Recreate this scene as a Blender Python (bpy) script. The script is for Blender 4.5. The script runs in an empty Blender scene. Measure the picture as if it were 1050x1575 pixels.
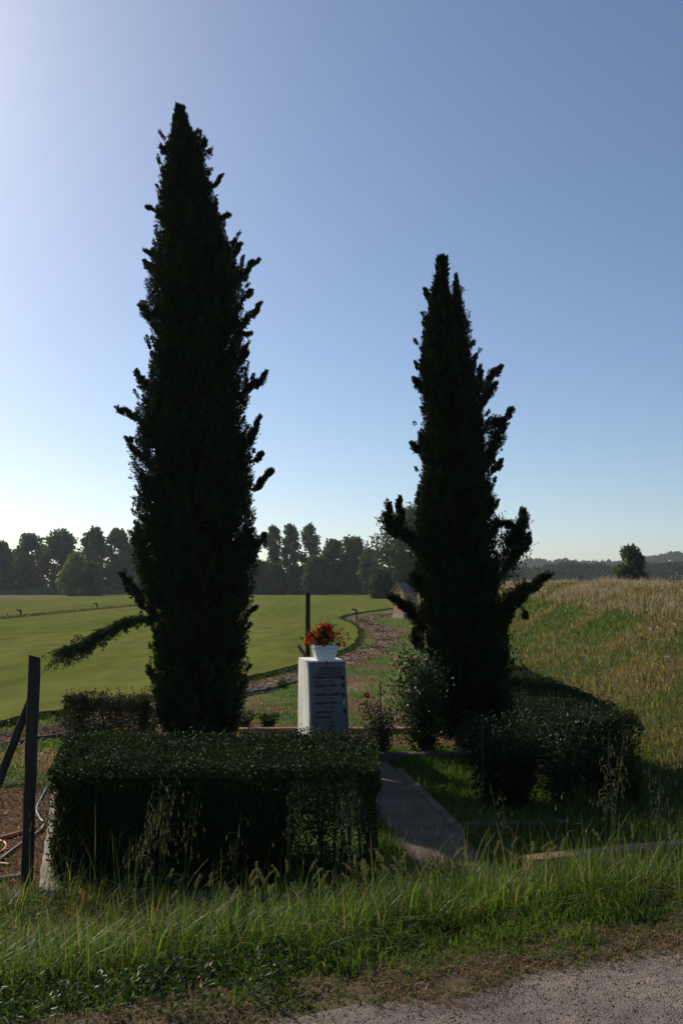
import bpy, bmesh, math, random
import numpy as np
from mathutils import Vector, Matrix

# ------------------------------------------------------------------ camera, world, sun
scene = bpy.context.scene
col = scene.collection
TILT = math.radians(5.1)
F = 1277.0          # focal length in pixels of the 1050 x 1575 photograph
EYE = 2.0
cam_d = bpy.data.cameras.new("camera")
cam = bpy.data.objects.new("camera", cam_d)
col.objects.link(cam)
cam.location = (0, 0, EYE)
cam.rotation_euler = (math.pi / 2 + TILT, 0, 0)
cam_d.sensor_fit = 'VERTICAL'
cam_d.sensor_height = 22.2
cam_d.lens = 18.0
cam_d.clip_start = 0.05
cam_d.clip_end = 12000
scene.camera = cam

SUN_EL = math.radians(34)
TH = math.radians(48)                      # sun stands left of and behind the garden
sx, sy = -math.cos(TH), math.sin(TH)
world = bpy.data.worlds.new("World")
scene.world = world
world.use_nodes = True
wn = world.node_tree
bg = wn.nodes["Background"]
sky = wn.nodes.new("ShaderNodeTexSky")
sky.sky_type = 'NISHITA'
sky.sun_disc = False
sky.sun_elevation = SUN_EL
sky.sun_rotation = math.atan2(sx, sy)
sky.altitude = 50
sky.air_density = .9
sky.dust_density = .65
sky.ozone_density = 2.2
wn.links.new(sky.outputs[0], bg.inputs[0])
bg.inputs[1].default_value = 0.115

sun_d = bpy.data.lights.new("sun", 'SUN')
sun_d.energy = 4.8
sun_d.angle = math.radians(0.55)
sun_d.color = (1.0, 0.91, 0.76)
sun = bpy.data.objects.new("sun", sun_d)
col.objects.link(sun)
sv = Vector((sx * math.cos(SUN_EL), sy * math.cos(SUN_EL), math.sin(SUN_EL)))
sun.rotation_euler = sv.to_track_quat('Z', 'Y').to_euler()
sun.location = (-20, 25, 30)

scene.view_settings.view_transform = 'Standard'
scene.view_settings.look = 'None'
scene.view_settings.exposure = 0.0
scene.view_settings.gamma = 1.0
scene.cycles.max_bounces = 6
scene.cycles.diffuse_bounces = 3
scene.cycles.transparent_max_bounces = 4
scene.cycles.volume_bounces = 0

rng = np.random.default_rng(7)
random.seed(7)

# ------------------------------------------------------------------ helpers
ct, st = math.cos(TILT), math.sin(TILT)
def _ray(px, py):
    u, v = (px - 525) / F, (787.5 - py) / F
    return u, ct - v * st, st + v * ct
def W(px, py, z=0.0):
    """world point seen at a photo pixel on the level z"""
    dx, dy, dz = _ray(px, py)
    t = (z - EYE) / dz
    return (dx * t, dy * t, z)
def WD(px, py, d):
    """world point seen at a photo pixel at distance d"""
    dx, dy, dz = _ray(px, py)
    t = d / dy
    return (dx * t, d, EYE + dz * t)

def smooth(a, b, x):
    t = np.clip((x - a) / (b - a), 0, 1)
    return t * t * (3 - 2 * t)
def _h(ix, iy, s):
    n = (ix * 374761393 + iy * 668265263 + s * 1442695041) & 0xFFFFFFFF
    n = ((n ^ (n >> 13)) * 1274126177) & 0xFFFFFFFF
    return ((n ^ (n >> 16)) & 0xFFFF) / 65535.0
def vn(x, y, sc, s=0):
    x = np.asarray(x, float) / sc + 1000.0; y = np.asarray(y, float) / sc + 1000.0
    ix = np.floor(x).astype(np.int64); iy = np.floor(y).astype(np.int64)
    fx = x - ix; fy = y - iy
    fx = fx * fx * (3 - 2 * fx); fy = fy * fy * (3 - 2 * fy)
    return (_h(ix, iy, s) * (1 - fx) + _h(ix + 1, iy, s) * fx) * (1 - fy) + (_h(ix, iy + 1, s) * (1 - fx) + _h(ix + 1, iy + 1, s) * fx) * fy
def fbm(x, y, sc, s=0, o=4):
    a, t, w = 0, 0, 1.0
    for k in range(o):
        a = a + w * vn(x, y, sc / 2 ** k, s + k * 17); t += w; w *= .55
    return a / t

def tag(o, label=None, cat=None, group=None, kind=None):
    if label: o['label'] = label
    if cat: o['category'] = cat
    if group: o['group'] = group
    if kind: o['kind'] = kind
    return o
def empty(name, loc, rz=0):
    o = bpy.data.objects.new(name, None)
    o.empty_display_size = .2
    o.location = loc; o.rotation_euler = (0, 0, rz)
    col.objects.link(o)
    return o

class MB:
    """collects geometry, then links it as ONE mesh object"""
    def __init__(s): s.v = []; s.n = 0; s.f = []; s.c = []; s.hasc = False
    def add(s, V, Fs, C=None):
        V = np.asarray(V, float).reshape(-1, 3)
        s.v.append(V)
        for fa in Fs:
            s.f.append(np.asarray(fa, np.int64) + s.n)
        if C is None: C = np.full((len(V), 3), .5)
        else: s.hasc = True
        C = np.broadcast_to(np.asarray(C, float), (len(V), 3))
        s.c.append(C); s.n += len(V)
    def box(s, c, d, rz=0, taper=1.0, C=None, tilt=None):
        x, y, z = [q / 2 for q in d]
        V = np.array([[-x, -y, -z], [x, -y, -z], [x, y, -z], [-x, y, -z], [-x * taper, -y * taper, z], [x * taper, -y * taper, z], [x * taper, y * taper, z], [-x * taper, y * taper, z]])
        if tilt is not None:
            V = V @ np.array(Matrix.Rotation(tilt[0], 3, tilt[1])).T
        V = V @ np.array(Matrix.Rotation(rz, 3, 'Z')).T + np.array(c)
        s.add(V, [[[0, 3, 2, 1]], [[4, 5, 6, 7]], [[0, 1, 5, 4]], [[1, 2, 6, 5]], [[2, 3, 7, 6]], [[3, 0, 4, 7]]], C)
    def tube(s, pts, r, seg=8, C=None, cap=True):
        P = np.array(pts, float); n = len(P)
        R = np.broadcast_to(np.asarray(r, float), (n,))
        T = np.gradient(P, axis=0); T /= np.linalg.norm(T, axis=1)[:, None] + 1e-9
        up = np.array([0, 0, 1.0]) if abs(T[0][2]) < .9 else np.array([1.0, 0, 0])
        A = np.cross(T, up); A /= np.linalg.norm(A, axis=1)[:, None] + 1e-9
        B = np.cross(T, A)
        a = np.linspace(0, 2 * math.pi, seg, endpoint=False)
        V = (P[:, None] + R[:, None, None] * (np.cos(a)[None, :, None] * A[:, None] + np.sin(a)[None, :, None] * B[:, None])).reshape(-1, 3)
        i = np.arange(n - 1)[:, None] * seg; j = np.arange(seg)[None]; k = (j + 1) % seg
        Q = np.stack([i + j, i + k, i + seg + k, i + seg + j], -1).reshape(-1, 4)
        fs = [Q]
        if cap: fs += [[list(range(seg))[::-1]], [list(range((n - 1) * seg, n * seg))]]
        s.add(V, fs, C)
    def leaves(s, Cn, D, L, Wd, colr, fold=.35):
        """diamond leaves: base, side, tip, side"""
        Cn = np.asarray(Cn, float); n = len(Cn)
        D = D / (np.linalg.norm(D, axis=1)[:, None] + 1e-9)
        R = rng.normal(size=(n, 3))
        S = np.cross(D, R); S /= np.linalg.norm(S, axis=1)[:, None] + 1e-9
        N = np.cross(S, D)
        L = np.broadcast_to(L, (n,))[:, None]; Wd = np.broadcast_to(Wd, (n,))[:, None]
        mid = Cn + D * L * .45 + N * Wd * fold * .5
        V = np.stack([Cn, mid + S * Wd / 2, Cn + D * L, mid - S * Wd / 2], 1).reshape(-1, 3)
        s.add(V, [np.arange(4 * n).reshape(n, 4)], np.repeat(colr, 4, axis=0))
    def blades(s, B, h, w, bend, colr, tipc=None):
        """grass blades with two joints: 5 vertices"""
        B = np.asarray(B, float); n = len(B)
        a = rng.uniform(0, 2 * math.pi, n)
        S = np.stack([np.cos(a), np.sin(a), np.zeros(n)], 1)
        b = rng.uniform(0, 2 * math.pi, n)
        K = np.stack([np.cos(b), np.sin(b), np.zeros(n)], 1) * bend[:, None]
        Z = np.array([0, 0, 1.0])
        h = h[:, None]; w = w[:, None]
        m = B + Z * h * .55 + K * h * .25
        t = B + Z * h * (1 - .35 * np.minimum(bend, 1.5)[:, None]) + K * h * .85
        V = np.stack([B - S * w / 2, B + S * w / 2, m - S * w * .42, m + S * w * .42, t], 1).reshape(-1, 3)
        i = np.arange(n)[:, None] * 5
        cc = np.repeat(colr, 5, axis=0)
        if tipc is not None:
            cc = cc.reshape(n, 5, 3).copy(); cc[:, 4] = tipc; cc = cc.reshape(-1, 3)
        s.add(V, [i + np.array([[0, 1, 3, 2]]), i + np.array([[2, 3, 4]])], cc)
    def arcs(s, B, h, w, reach, colr, k=6):
        B = np.asarray(B, float); n = len(B); a = rng.uniform(0, 2 * math.pi, n)
        K = np.stack([np.cos(a), np.sin(a), 0 * a], 1); S = np.stack([-np.sin(a), np.cos(a), 0 * a], 1)
        t = np.linspace(0, 1, k)[None, :, None]
        c = B[:, None] + K[:, None] * (reach[:, None, None] * t ** 2) + np.array([0, 0, 1.0]) * (h[:, None, None] * (t * 1.25 - .5 * t ** 3 * np.minimum(1.6, reach / h)[:, None, None]))
        ww = w[:, None, None] * (1 - t ** 2) * .5 + .0003
        V = np.stack([c - S[:, None] * ww, c + S[:, None] * ww], 2).reshape(-1, 3)
        i = np.arange(n)[:, None] * 2 * k + np.arange(k - 1)[None] * 2
        s.add(V, [np.stack([i, i + 1, i + 3, i + 2], -1).reshape(-1, 4)], np.repeat(colr, 2 * k, 0))
    def build(s, name, m, parent=None, smooth=False, loc=None):
        V = np.concatenate(s.v)
        me = bpy.data.meshes.new(name)
        me.vertices.add(len(V)); me.vertices.foreach_set('co', V.astype(np.float32).ravel())
        by = [np.atleast_2d(f) for f in s.f]
        tot = np.concatenate([np.full(len(f), f.shape[1]) for f in by])
        lo = np.concatenate([f.ravel() for f in by])
        me.loops.add(len(lo)); me.loops.foreach_set('vertex_index', lo.astype(np.int32))
        me.polygons.add(len(tot))
        me.polygons.foreach_set('loop_start', np.concatenate([[0], np.cumsum(tot)[:-1]]).astype(np.int32))
        me.polygons.foreach_set('use_smooth', np.full(len(tot), bool(smooth)))
        if s.hasc:
            at = me.attributes.new('tint', 'FLOAT_COLOR', 'POINT')
            c4 = np.ones((len(V), 4), np.float32); c4[:, :3] = np.concatenate(s.c)
            at.data.foreach_set('color', c4.ravel())
        me.update(); me.validate()
        me.materials.append(m)
        o = bpy.data.objects.new(name, me)
        col.objects.link(o)
        if parent is not None: o.parent = parent
        if loc is not None: o.location = loc
        return o

# ------------------------------------------------------------------ materials
def nodemat(name):
    m = bpy.data.materials.new(name); m.use_nodes = True
    return m, m.node_tree.nodes, m.node_tree.links, m.node_tree.nodes['Principled BSDF']
def foliage(name, rough=.5, trans=.35, spec=.4, tcol=(1.25, 1.35, .55)):
    m, N, L, P = nodemat(name)
    a = N.new('ShaderNodeAttribute'); a.attribute_name = 'tint'
    L.new(a.outputs['Color'], P.inputs['Base Color'])
    P.inputs['Roughness'].default_value = rough
    P.inputs['Specular IOR Level'].default_value = spec
    t = N.new('ShaderNodeBsdfTranslucent')
    mu = N.new('ShaderNodeMix'); mu.data_type = 'RGBA'; mu.blend_type = 'MULTIPLY'; mu.inputs[0].default_value = 1
    L.new(a.outputs['Color'], mu.inputs[6]); mu.inputs[7].default_value = (*tcol, 1)
    L.new(mu.outputs[2], t.inputs[0])
    x = N.new('ShaderNodeMixShader'); x.inputs[0].default_value = trans
    L.new(P.outputs[0], x.inputs[1]); L.new(t.outputs[0], x.inputs[2])
    L.new(x.outputs[0], N['Material Output'].inputs[0])
    return m
def plain(name, c, rough=.7, c2=None, sc=8, bump=.0, bsc=60, spec=.4, stretch=None):
    m, N, L, P = nodemat(name)
    P.inputs['Roughness'].default_value = rough
    P.inputs['Specular IOR Level'].default_value = spec
    tc = N.new('ShaderNodeTexCoord')
    mp = N.new('ShaderNodeMapping'); L.new(tc.outputs['Object'], mp.inputs[0])
    if stretch: mp.inputs['Scale'].default_value = stretch
    n = N.new('ShaderNodeTexNoise'); n.inputs['Scale'].default_value = sc; n.inputs['Detail'].default_value = 6
    L.new(mp.outputs[0], n.inputs[0])
    r = N.new('ShaderNodeValToRGB')
    r.color_ramp.elements[0].position = .3; r.color_ramp.elements[1].position = .7
    r.color_ramp.elements[0].color = (*c, 1); r.color_ramp.elements[1].color = (*(c2 or c), 1)
    L.new(n.outputs[0], r.inputs[0]); L.new(r.outputs[0], P.inputs['Base Color'])
    if bump:
        n2 = N.new('ShaderNodeTexNoise'); n2.inputs['Scale'].default_value = bsc; n2.inputs['Detail'].default_value = 4
        L.new(mp.outputs[0], n2.inputs[0])
        b = N.new('ShaderNodeBump'); b.inputs['Strength'].default_value = bump; b.inputs['Distance'].default_value = .02
        L.new(n2.outputs[0], b.inputs['Height']); L.new(b.outputs[0], P.inputs['Normal'])
    return m

M_cyp = foliage('cypress_foliage', .75, .12, .15, (1.1, 1.2, .5))
M_box = foliage('box_leaves', .6, .25, .18)
M_shrub = foliage('shrub_leaves', .5, .35, .3)
M_grass = foliage('grass_blades', .5, .45, .22)
M_dry = foliage('dry_stems', .6, .3, .25, (1.1, 1.0, .8))
M_far = foliage('tree_leaves', .7, .42, .1, (1.2, 1.35, .6))
M_petal = foliage('petals', .7, .5, .1, (1.2, .9, .7))
M_bark = plain('bark', (.055, .04, .03), .9, (.10, .075, .055), 6, .6, 40)
M_wood = plain('weathered_post_wood', (.018, .013, .010), .9, (.040, .030, .022), 5, .5, 30, stretch=(6, 6, .6))
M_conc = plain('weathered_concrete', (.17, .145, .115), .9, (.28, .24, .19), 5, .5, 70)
M_shadeconc = plain('shade_dark_concrete', (.05, .042, .032), .95, (.10, .082, .062), 6, .6, 60)  # plain concrete, colour lowered to carry the shade on the kerbs
M_pathedge = plain('shade_dark_path_edge', (.05, .045, .025), .95, (.17, .12, .08), 9, .6, 40)  # mottled brown edging, darkened in colour for the shade over the path
M_path = plain('path_concrete', (.055, .040, .028), .95, (.13, .095, .068), 3, .5, 50)
M_brickk = plain('terracotta_kerb', (.16, .085, .055), .9, (.26, .15, .10), 6, .5, 60)
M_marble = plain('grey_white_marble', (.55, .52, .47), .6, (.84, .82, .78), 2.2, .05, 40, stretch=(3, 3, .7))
M_slab = plain('shade_dark_inscribed_marble', (.065, .07, .072), .5, (.088, .094, .096), 3, .03, 40)  # same stone as the body, darkened to paint its shaded front
M_pot = plain('white_pot', (.60, .61, .62), .5, (.70, .71, .71), 5, .04, 60)
M_ink = plain('dark_letter_paint', (.010, .010, .012), .8, spec=.1)
M_photo = plain('enamel_portrait', (.006, .007, .006), .5, (.022, .022, .02), 40, spec=.15)
M_lightoval = plain('pale_enamel', (.4, .42, .42), .3)
M_bronze = plain('bronze_stud', (.02, .025, .02), .4)
M_metal = plain('galvanised_metal', (.18, .17, .16), .5, (.28, .27, .25), 30)
M_rust = plain('rusty_iron', (.03, .022, .018), .8, (.07, .045, .03), 30)
M_orange = plain('orange_hose', (.42, .15, .04), .45, (.52, .22, .07), 9)
M_green = plain('green_hose', (.02, .11, .07), .35, (.03, .16, .10), 9)
M_brownhose = plain('dusty_brown_hose', (.07, .055, .04), .5, (.12, .09, .07), 9)
M_black = plain('black_pipe', (.025, .026, .028), .45, (.05, .048, .045), 9)
M_greypipe = plain('grey_pipe', (.28, .24, .23), .4, (.38, .33, .31), 9)
M_dark = plain('dark_interior', (.012, .010, .009), .9)
M_stone = plain('pale_stone', (.30, .24, .18), .9, (.42, .35, .27), 8, .4, 50)
M_tile = plain('roof_tiles', (.11, .095, .08), .85, (.2, .17, .14), 9, .5, 60)

def brick_mat():
    m, N, L, P = nodemat('brickwork')
    tc = N.new('ShaderNodeTexCoord'); b = N.new('ShaderNodeTexBrick')
    mp = N.new('ShaderNodeMapping'); mp.inputs['Rotation'].default_value = (math.pi / 2, 0, 0)
    L.new(tc.outputs['Object'], mp.inputs[0]); L.new(mp.outputs[0], b.inputs[0])
    b.inputs['Color1'].default_value = (.36, .15, .09, 1); b.inputs['Color2'].default_value = (.44, .22, .14, 1)
    b.inputs['Mortar'].default_value = (.36, .30, .25, 1); b.inputs['Scale'].default_value = 4
    b.inputs['Mortar Size'].default_value = .015
    L.new(b.outputs[0], P.inputs['Base Color']); P.inputs['Roughness'].default_value = .9
    return m
M_brick = brick_mat()

def ground_mat():
    m, N, L, P = nodemat('ground_soil')
    a = N.new('ShaderNodeAttribute'); a.attribute_name = 'tint'
    tc = N.new('ShaderNodeTexCoord')
    n = N.new('ShaderNodeTexNoise'); n.inputs['Scale'].default_value = 9; n.inputs['Detail'].default_value = 9; n.inputs['Roughness'].default_value = .7
    L.new(tc.outputs['Object'], n.inputs[0])
    r = N.new('ShaderNodeMapRange'); r.inputs[1].default_value = .3; r.inputs[2].default_value = .7; r.inputs[3].default_value = .55; r.inputs[4].default_value = 1.5
    L.new(n.outputs[0], r.inputs[0])
    mu = N.new('ShaderNodeMix'); mu.data_type = 'RGBA'; mu.blend_type = 'MULTIPLY'; mu.inputs[0].default_value = 1
    L.new(a.outputs['Color'], mu.inputs[6]); L.new(r.outputs[0], mu.inputs[7])
    L.new(mu.outputs[2], P.inputs['Base Color']); P.inputs['Roughness'].default_value = .95
    P.inputs['Specular IOR Level'].default_value = .03
    n2 = N.new('ShaderNodeTexNoise'); n2.inputs['Scale'].default_value = 14; n2.inputs['Detail'].default_value = 10; n2.inputs['Roughness'].default_value = .75
    L.new(tc.outputs['Object'], n2.inputs[0])
    b = N.new('ShaderNodeBump'); b.inputs['Strength'].default_value = .9; b.inputs['Distance'].default_value = .07
    L.new(n2.outputs[0], b.inputs['Height']); L.new(b.outputs[0], P.inputs['Normal'])
    return m
M_ground = ground_mat()

def turf_mat():
    m, N, L, P = nodemat('mown_turf')
    tc = N.new('ShaderNodeTexCoord')
    def noise(sc, stretch, det=4, rot=0):
        mp = N.new('ShaderNodeMapping'); mp.inputs['Scale'].default_value = stretch; mp.inputs['Rotation'].default_value = (0, 0, rot)
        L.new(tc.outputs['Object'], mp.inputs[0])
        n = N.new('ShaderNodeTexNoise'); n.inputs['Scale'].default_value = sc; n.inputs['Detail'].default_value = det
        L.new(mp.outputs[0], n.inputs[0]); return n
    n1 = noise(.22, (1, .10, 1), 7, .12); n2 = noise(45, (1, 1, 1), 4); n3 = noise(1.6, (1, .3, 1), 4)
    r1 = N.new('ShaderNodeValToRGB')
    r1.color_ramp.elements[0].position = .3; r1.color_ramp.elements[1].position = .72
    r1.color_ramp.elements[0].color = (.092, .110, .024, 1); r1.color_ramp.elements[1].color = (.145, .154, .042, 1)
    L.new(n1.outputs[0], r1.inputs[0])
    def mulr(c, n, lo, hi):
        r = N.new('ShaderNodeMapRange'); r.inputs[1].default_value = .3; r.inputs[2].default_value = .7; r.inputs[3].default_value = lo; r.inputs[4].default_value = hi
        L.new(n.outputs[0], r.inputs[0])
        mu = N.new('ShaderNodeMix'); mu.data_type = 'RGBA'; mu.blend_type = 'MULTIPLY'; mu.inputs[0].default_value = 1
        L.new(c, mu.inputs[6]); L.new(r.outputs[0], mu.inputs[7]); return mu.outputs[2]
    c = mulr(r1.outputs[0], n3, .80, 1.20); c = mulr(c, n2, .7, 1.3)
    L.new(c, P.inputs['Base Color']); P.inputs['Roughness'].default_value = 1; P.inputs['Specular IOR Level'].default_value = .0
    b = N.new('ShaderNodeBump'); b.inputs['Strength'].default_value = .5; b.inputs['Distance'].default_value = .02
    L.new(n2.outputs[0], b.inputs['Height']); L.new(b.outputs[0], P.inputs['Normal'])
    return m
M_turf = turf_mat()

def road_mat():
    m, N, L, P = nodemat('gravelly_asphalt')
    tc = N.new('ShaderNodeTexCoord')
    v = N.new('ShaderNodeTexVoronoi'); v.inputs['Scale'].default_value = 150
    n = N.new('ShaderNodeTexNoise'); n.inputs['Scale'].default_value = 3.5; n.inputs['Detail'].default_value = 8
    for q in (v, n): L.new(tc.outputs['Object'], q.inputs[0])
    r = N.new('ShaderNodeValToRGB')
    r.color_ramp.elements[0].position = .35; r.color_ramp.elements[1].position = .68
    r.color_ramp.elements[0].color = (.115, .092, .074, 1); r.color_ramp.elements[1].color = (.20, .158, .118, 1)
    L.new(n.outputs[0], r.inputs[0])
    sp = N.new('ShaderNodeSeparateColor'); L.new(v.outputs['Color'], sp.inputs[0])
    mr = N.new('ShaderNodeMapRange'); mr.inputs[3].default_value = .72; mr.inputs[4].default_value = 1.28; L.new(sp.outputs[0], mr.inputs[0])
    mu = N.new('ShaderNodeMix'); mu.data_type = 'RGBA'; mu.blend_type = 'MULTIPLY'; mu.inputs[0].default_value = 1
    L.new(r.outputs[0], mu.inputs[6]); L.new(mr.outputs[0], mu.inputs[7]); L.new(mu.outputs[2], P.inputs['Base Color'])
    P.inputs['Roughness'].default_value = .85
    b = N.new('ShaderNodeBump'); b.inputs['Strength'].default_value = 1; b.inputs['Distance'].default_value = .006; b.invert = True
    L.new(v.outputs['Distance'], b.inputs['Height'])
    n2 = N.new('ShaderNodeTexNoise'); n2.inputs['Scale'].default_value = 12; n2.inputs['Detail'].default_value = 6; L.new(tc.outputs['Object'], n2.inputs[0])
    b2 = N.new('ShaderNodeBump'); b2.inputs['Strength'].default_value = .8; b2.inputs['Distance'].default_value = .03
    L.new(n2.outputs[0], b2.inputs['Height']); L.new(b.outputs[0], b2.inputs['Normal']); L.new(b2.outputs[0], P.inputs['Normal'])
    return m
M_road = road_mat()

# ------------------------------------------------------------------ terrain
def road_edge(x):
    return 3.34 + .36 * x + .10 * (vn(x, 0, .5, 3) - .5) * 2 + .04 * (vn(x, 0, .12, 5) - .5) * 2
def foot(y):
    return 3.15 + .042 * np.maximum(y - 9, 0) - .35 * smooth(9, 5, y)
def height(x, y, rough=True):
    x = np.asarray(x, float); y = np.asarray(y, float)
    re = 3.34 + .36 * x
    h = .40 - .46 * smooth(0, 1.9, y - re - .1)                       # road verge down to the garden
    h = h + .05 * smooth(5.2, 7.5, y) * smooth(-99, -98, -np.abs(x) + 0) * 0
    h = np.where(y > 5.1, -.02 * (1 - smooth(5.1, 6, y)) + h * (1 - smooth(5.1, 6.0, y)), h)
    f = foot(y)
    k = smooth(5.0, 7.5, y + .25 * (x - 3))
    bank = (1.88 + .12 * (vn(x, y, 9, 8) - .5) + .17 * smooth(20, 34, y) ) * smooth(0, 5.2, x - f) ** .9 * k
    bank = bank * (1 - smooth(12, 17, x - f))
    bank = bank * (1 - .0 * y)
    h = np.maximum(h, bank) if not rough else np.maximum(h, bank + .18 * (fbm(x, y, 1.6, 31) - .5) * smooth(0, 2, x - f) * k * (1 - smooth(12, 17, x - f)))
    if rough:
        tr = track(x, y)
        h = h + (.09 * (fbm(x, y, .7, 12) - .5) + .03 * (vn(x, y, .16, 77) - .5)) * tr * smooth(6, 12, y) * smooth(90, 60, y)
        h = h + .015 * (vn(x, y, .2, 9) - .5) * (y > re + .15) * smooth(120, 60, y)
    return h

turf_px = [(0, 1118), (60, 1104), (150, 1092), (260, 1072), (380, 1046), (420, 1038), (454, 1028), (490, 1017), (514, 1008), (532, 1001), (545, 992), (551, 979),
           (548, 968), (538, 960), (524, 955), (520, 952), (530, 947.5), (551, 943.5), (580, 939.5), (606, 936), (630, 932.5)]
turf_edge = [W(a, b, .0)[:2] for a, b in turf_px]
TE = np.array(turf_edge)
def _dist(x, y, P):
    P = np.array(P); d = np.full(np.shape(x), 1e9)
    for a, b in zip(P[:-1], P[1:]):
        ab = b - a
        t = np.clip(((x - a[0]) * ab[0] + (y - a[1]) * ab[1]) / (ab @ ab), 0, 1)
        d = np.minimum(d, np.hypot(x - a[0] - t * ab[0], y - a[1] - t * ab[1]))
    return d
track_px = [(-60, 1140), (60, 1130), (200, 1098), (380, 1060), (454, 1040), (500, 1030), (534, 1017), (563, 1003), (590, 990), (597, 979), (580, 966), (560, 957), (556, 952), (600, 944)]
TK = np.array([W(a, b)[:2] for a, b in track_px])
EXT_L = np.array([[-9.0, 3.6], [-12.5, -4], [-16, -40]])
def track(x, y):
    d = np.minimum(_dist(x, y, np.vstack([TK])), _dist(x, y, np.vstack([EXT_L + [.8, 0], TK[:1]])[::1]))
    wd = .46 + .006 * np.maximum(y - 10, 0)
    return np.clip(1.5 - d / wd, 0, 1)

GREEN = np.array([.060, .095, .020]); OLIVE = np.array([.12, .125, .04]); STRAW = np.array([.32, .23, .12]); TAN = np.array([.24, .175, .12]); SOIL = np.array([.13, .082, .050]); DARKSOIL = np.array([.05, .037, .027])
def mixc(a, b, t): return a * (1 - t[..., None]) + b * t[..., None]
def bank_col(x, y):
    g = fbm(x + .35 * y, y, 2.3, 41, 5)
    d = fbm(x - .2 * y, y, .8, 51, 4)
    u = np.clip((x - foot(y)) / 5.2, 0, 1)
    dry = smooth(.42, .58, g * .75 + d * .2 + .26 * u - .105)
    c = mixc(np.broadcast_to(np.array([.072, .105, .022]), x.shape + (3,)), np.array([.20, .145, .08]), dry)
    br = smooth(.60, .74, fbm(x + .6 * y, y * .7, 1.5, 61, 4))
    c = mixc(c, np.array([.17, .105, .062]), br * .75)
    return c, dry
def ground_col(x, y):
    n = fbm(x, y, 1.1, 3, 5); n2 = fbm(x, y, 4, 13, 4)
    base = mixc(np.broadcast_to(SOIL, x.shape + (3,)), GREEN * 1.25, smooth(.38, .54, n))
    base = mixc(base, STRAW * .75, smooth(.55, .75, fbm(x, y * .6, .9, 23, 4)) * .6)
    tr = track(x, y)
    tc = mixc(np.broadcast_to(np.array([.088, .052, .029]), x.shape + (3,)), np.array([.145, .095, .058]), smooth(.4, .62, fbm(x, y, .8, 71, 4)))
    tc = mixc(tc, GREEN * 1.2, .7 * smooth(.56, .66, fbm(x, y, 1.3, 75, 4)))
    base = mixc(base, tc, tr * smooth(60, 50, y))
    core = np.clip(1.4 - _dist(x, y, TK) / (.16 + .012 * np.maximum(y - 10, 0)), 0, 1) * smooth(.35, .5, fbm(x, y, 1.5, 79, 3))
    base = mixc(base, TAN, core * smooth(60, 50, y))
    # straw litter on the left of the garden
    lf = smooth(-1.9, -2.2, x) * smooth(8.9, 8.2, y) * smooth(4.6, 5.4, y)
    base = mixc(base, np.array([.15, .085, .052]), lf * .9)
    # verge in front
    re = 3.34 + .36 * x
    ver = smooth(0, .5, y - re) * smooth(5.6, 5.0, y)
    base = mixc(base, mixc(np.broadcast_to(np.array([.05, .055, .02]), x.shape + (3,)), np.array([.13, .095, .05]), smooth(.45, .65, n)), ver)
    edge = smooth(-.1, .05, y - re) * (1 - smooth(.25, .6, y - re))
    base = mixc(base, mixc(np.broadcast_to(np.array([.20, .14, .09]), x.shape + (3,)), np.array([.10, .07, .045]), smooth(.4, .6, fbm(x, y, .25, 98, 4))), edge)
    bc, _ = bank_col(x, y)
    k = smooth(-.4, .5, x - foot(y)) * smooth(5, 6.5, y)
    base = mixc(base, bc * .8, k)
    far = smooth(70, 110, y)
    base = mixc(base, np.array([.085, .10, .030]), far)
    # ploughed strip at the far left, gap between the turf plots
    pl = smooth(118, 124, y) * smooth(168, 160, y) * smooth(-30, -45, x)
    base = mixc(base, np.array([.13, .075, .055]), pl)
    gap = smooth(2.2, 1.0, np.abs(x + 20.6)) * (y < 198) * (y > 5)
    base = mixc(base, np.array([.07, .055, .032]), gap)
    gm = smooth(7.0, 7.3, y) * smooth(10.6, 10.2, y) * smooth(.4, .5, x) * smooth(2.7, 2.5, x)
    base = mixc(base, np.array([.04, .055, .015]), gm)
    return base

def axis(lo, hi, step, lo2, hi2, g=1.09):
    a = list(np.arange(lo, hi, step)); s = step; v = a[-1]; up = []
    while v < hi2: s *= g; v += s; up.append(v)
    s = step; v = lo; dn = []
    while v > lo2: s *= g; v -= s; dn.append(v)
    return np.array(dn[::-1] + a + up)
gx = axis(-5.5, 9.5, .075, -1500, 1500); gy = axis(2.6, 22, .075, -400, 2400, 1.035)
X, Y = np.meshgrid(gx, gy)
Z = height(X, Y)
rows, cols = X.shape
idx = (np.arange(rows - 1)[:, None] * cols + np.arange(cols - 1)[None]).ravel()
g = MB()
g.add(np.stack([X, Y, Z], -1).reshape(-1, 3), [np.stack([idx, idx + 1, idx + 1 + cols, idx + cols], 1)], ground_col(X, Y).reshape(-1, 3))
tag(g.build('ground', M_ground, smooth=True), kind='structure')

# road sheet
xs = np.concatenate([np.arange(-60, -3, .5), np.arange(-3, 4, .03), np.arange(4, 60, .5)])
r = MB(); rowsr = []
ys_off = [0, -.15, -.6, -1.6, -3, -5.2]
P = []
for k, o in enumerate(ys_off):
    P.append(np.stack([xs, road_edge(xs) + o, np.full(len(xs), .404 + (0.0 if k else -.006))], 1))
n = len(xs); idx = (np.arange(len(ys_off) - 1)[:, None] * n + np.arange(n - 1)[None]).ravel()
r.add(np.concatenate(P), [np.stack([idx + n, idx + n + 1, idx + 1, idx], 1)])
tag(r.build('road', M_road, smooth=True), kind='structure')

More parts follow.
